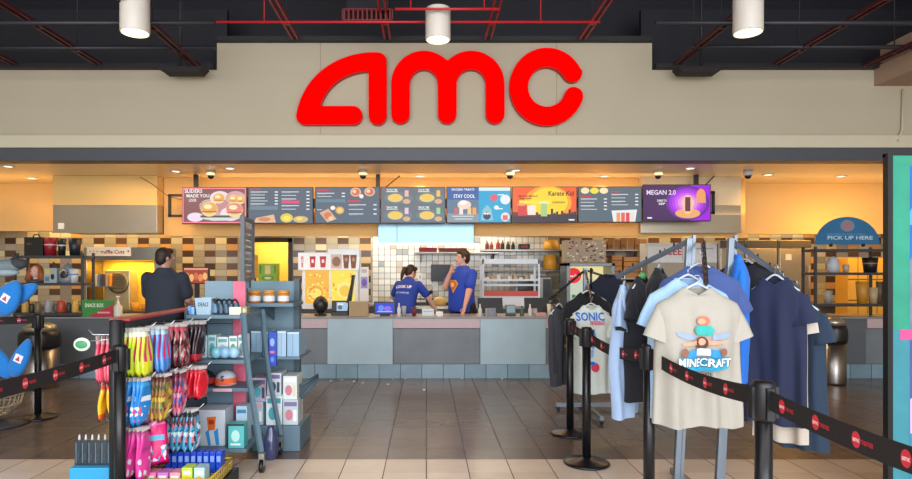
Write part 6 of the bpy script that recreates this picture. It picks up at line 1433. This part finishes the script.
for k, (x0_, x1_, y0_, y1_, Y, c, lab) in enumerate(((250, 263, 402, 426, 4.90, '#a8c4cc', 'pale printed box at the left of the base'), (252, 266, 378, 402, 4.93, '#b8a8c0', 'lilac box stacked on the pale printed box'), (266, 282, 396, 426, 4.89, '#d8e4e4', 'white box with a teal picture, lower middle'), (267, 281, 373, 396, 4.92, '#c8d4dc', 'white and grey box on the teal picture box'), (283, 298, 400, 426, 4.90, '#b8c8cc', 'grey box at the right of the base'), (283, 297, 376, 400, 4.93, '#d0dcd8', 'white box stacked at the right'))):
    a, b = WX(x0_, Y), WX(x1_, Y); zt = WZ(y0_, Y); z0 = zbd+.001 if y1_ == 426 else WZ(y1_, Y)+.002
    m = B().box((a, Y, z0), (b, Y+.2, zt), mat(c, .45)); f = Face(m, (a, Y, zt), (1, 0, 0), (0, 0, -1), b-a, zt-z0)
    random.seed(k); f.rect(.08, .08, .92, .25, mat(random.choice(['#4a9aa8', '#7a6a98', '#e8e8e8', '#d8a0a8']), .5)); f.ell(.4, .6, .25, .22, mat(random.choice(['#48a8b0', '#3c4c60', '#c87888', '#88b8c8']), .5)); f.rect(.7, .4, .9, .85, mat(random.choice(['#f0f0e8', '#3a4a54', '#e8c8a0']), .5))
    tag(m.build('gift_box', bevel=.003), lab, 'box', 'stacked boxes on the gondola base')
# dark plastic bag on the floor
m = B(); c = Vector((WX(271, 4.66), 4.66, .0)); random.seed(9)
vs = []; n = 20
for i in range(9):
    u = i/8; r = .07*sin(min(1, u*2.2+.35)*pi/2)*(1-.6*max(0, u-.55)*2)
    for k in range(n): a = 2*pi*k/n; rr2 = r*(1+.18*noise.noise(Vector((cos(a)*2, sin(a)*2, u*4)))); vs.append(c+Vector((rr2*cos(a)*.8, rr2*sin(a)*.8, u*.25)))
m.add(vs, [(i*n+k, i*n+(k+1) % n, (i+1)*n+(k+1) % n, (i+1)*n+k) for i in range(8) for k in range(n)], mat('#3a4268', .15, coat=.5, var=.4, scale=40), True)
tag(m.build('plastic_bag'), 'dark blue glossy plastic bag slumped on the floor before the gondola', 'bag')
m = B().tube([W(300, 386, 5.0), W(318, 375, 5.1), W(317, 380, 5.1), W(301, 398, 5.0)], .012, sbd, 6)
m.prism([W(300, 386, 5.0), W(317, 376, 5.1), W(316, 380, 5.1), W(300, 398, 5.0)], (0, .02, 0), sbd); m.tube([W(300, 392, 5.01), (WX(299.5, 5.0), 5.01, .25)], .01, sbd, 6)
tag(m.build('side_wing'), 'dark folding wing sticking out right from the gondola base', 'bracket')
# narrow framed sunglass tower above
A_0, A_1 = (WX(239.5, 4.6), 4.62), (WX(251, 5.05), 5.05)
t = T('mirror_panel', 'tall narrow dark-framed panel of small pictures turned edge-on above the cart', 'panel', ((A_0[0]+A_1[0])/2, 4.83, WZ(284, 4.8)))
d = Vector((A_1[0]-A_0[0], A_1[1]-A_0[1], 0)); z0, z1 = WZ(281, YB)+.002, WZ(216, 4.62); o0 = Vector((*A_0, z0)); nn = Vector((d.y, -d.x, 0)).normalized()
def pq(u0, u1, v0, v1, th, mt, m, off=0): m.prism([o0+d*u0+Vector((0, 0, (z1-z0)*v0))+nn*off, o0+d*u1+Vector((0, 0, (z1-z0)*v0))+nn*off, o0+d*u1+Vector((0, 0, (z1-z0)*v1))+nn*off, o0+d*u0+Vector((0, 0, (z1-z0)*v1))+nn*off], nn*th, mt)
m = B(); fm2 = mat('#3a464c', .4)
for q in ((0, .12, 0, 1), (.88, 1, 0, 1), (.12, .88, 0, .05), (.12, .88, .95, 1)): pq(*q, .03, fm2, m)
m.build('frame', t)
m = B(); pq(.12, .88, .05, .95, .02, mat('#8fa0a8', .2), m)
random.seed(5)
for k in range(9):
    v = .07+k*.098; pq(.2, .8, v, v+.07, .002, mat(random.choice(['#b8b0a8', '#8a6a5a', '#5a6a74', '#c8c0b8', '#7a4038', '#3a4448']), .4), m, .0201)
m.build('picture_strip', t)
pp = o0 + d*.5; B().box((pp.x-.03, YB-.04, z0-.06), (pp.x+.03, YB-.024, z0+.03), sbd).box((pp.x-.03, YB+.001, z0-.06), (pp.x+.03, YB+.015, z0+.03), sbd).build('clamp', t)

# ------------------------------------------------------------ plush stand at the left edge
YS2 = 5.7; sx = WX(-4, YS2)
t = T('plush_stand', 'round-based wire basket stand holding blue plush toys at the left edge', 'stand', (sx, YS2, 0))
B().lathe((sx, YS2, 0), [(.26, 0), (.27, .01), (.27, .02), (.04, .05), (.02, .06)], dgm, 32).build('base', t)
B().cyl((sx, YS2, .05), (sx, YS2, 1.42), .015, dgm, 10).build('pole', t)
m = B(); bk = mat('#b8a88c', .4, .5)
zb3, zt3 = WZ(413, YS2), WZ(384, YS2)
for k in range(28):
    a = 2*pi*k/28; m.tube([(sx+.12*cos(a), YS2+.12*sin(a), zb3), (sx+.2*cos(a), YS2+.2*sin(a), zb3+.08), (sx+.24*cos(a), YS2+.24*sin(a), zt3)], .004, bk, 5)
for r_, z in ((.12, zb3), (.2, zb3+.08), (.225, (zb3+.08+zt3)/2), (.24, zt3)): m.tube([(sx+r_*cos(2*pi*k/28), YS2+r_*sin(2*pi*k/28), z) for k in range(29)], .006, bk, 5)
m.lathe((sx, YS2, zb3), [(.001, 0), (.12, 0)], bk, 20, cap=False)
for a in (0, pi/2, pi, 3*pi/2): m.tube([(sx, YS2, zb3+.01), (sx+.12*cos(a), YS2+.12*sin(a), zb3)], .006, bk, 5)
m.build('wire_basket', t)
B().ell((sx, YS2, WZ(384, YS2)), (.2, .2, .1), mat('#2c3038', .9, var=.6, scale=40, bump=.6), 24).build('dark_filling', t) if False else tag(B().ell((sx+.01, YS2, WZ(384, YS2)-.01), (.19, .19, .11), mat('#3c4048', .9, var=.7, scale=40, bump=.6), 24).build('dark_plush'), 'dark shaggy plush heap filling the wire basket', 'toy')
pb = mat('#1478c8', .9, var=.1, bump=.15, scale=30, sheen=.3)
def paddle(cx_, cy_, w, h, ang, lab, Y=YS2-.06, badge=True):
    c = W(cx_, cy_, Y); k = Y/F; M = Matrix.Rotation(radians(ang), 3, 'Y'); m = B(); n = 24
    rings = []
    for (sc, yy) in ((.5, -.035), (.85, -.03), (1, 0), (.85, .03), (.5, .035)):
        rings.append([c + M @ Vector((w/2*k*sc*cos(a)*(1-.25*sin(a)), yy, h/2*k*sc*sin(a))) for a in [2*pi*q/n for q in range(n)]])
    m.add([v for r in rings for v in r], [(i*n+q, i*n+(q+1) % n, (i+1)*n+(q+1) % n, (i+1)*n+q) for i in range(4) for q in range(n)] + [tuple(range(n))[::-1], tuple(range(4*n, 5*n))], pb, True)
    if badge:
        m.prism([c + M @ Vector((x*k*4, -.04, z*k*4)) for x, z in ((-1, -1), (1, -1), (1, 1), (-1, 1))], (0, .004, 0), mat('#e8e8f0', .6)); m.prism([c + M @ Vector((x*k*4, -.043, z*k*4)) for x, z in ((-.6, -.6), (.6, -.6), (0, .7))], (0, .003, 0), mat('#c83a58', .6))
    return tag(m.build('plush_slipper'), lab, 'toy', 'blue plush toys at the left edge')
paddle(21, 358, 17, 42, 24, 'blue plush paddle with a red and white badge sticking up from the basket')
paddle(1, 362, 16, 38, -28, 'blue plush paddle at the very edge, leaning left out of the basket', badge=False)
paddle(8, 298, 26, 40, 32, 'blue plush with a red patch hanging at upper left', Y=YS2-.1)
paddle(22, 294, 17, 36, 60, 'blue plush drooping to the right of the hanging one', Y=YS2-.02, badge=False)
# grey shark plush on top
c = W(6, 266, YS2-.05); gp = mat('#6c7c80', .9, var=.3, bump=.2, scale=20)
t = T('shark_plush', 'grey plush fish with dark fin hanging at the left edge above the blue plush', 'toy', c-Vector((0, 0, .1)))
B().ell(c, (.16, .07, .06), gp, 20).ell(c+Vector((.12, 0, .02)), (.08, .06, .05), mat('#3a3c40', .9, bump=.2), 16).build('body', t)
B().ell(c+Vector((-.02, -.01, -.06)), (.15, .06, .04), mat('#8c9ca0', .9, var=.2), 16).build('belly', t)
B().prism([c+Vector((.02, 0, .05)), c+Vector((.1, 0, .05)), c+Vector((.11, 0, .12))], (0, .02, 0), mat('#26282c', .9)).build('fin', t)
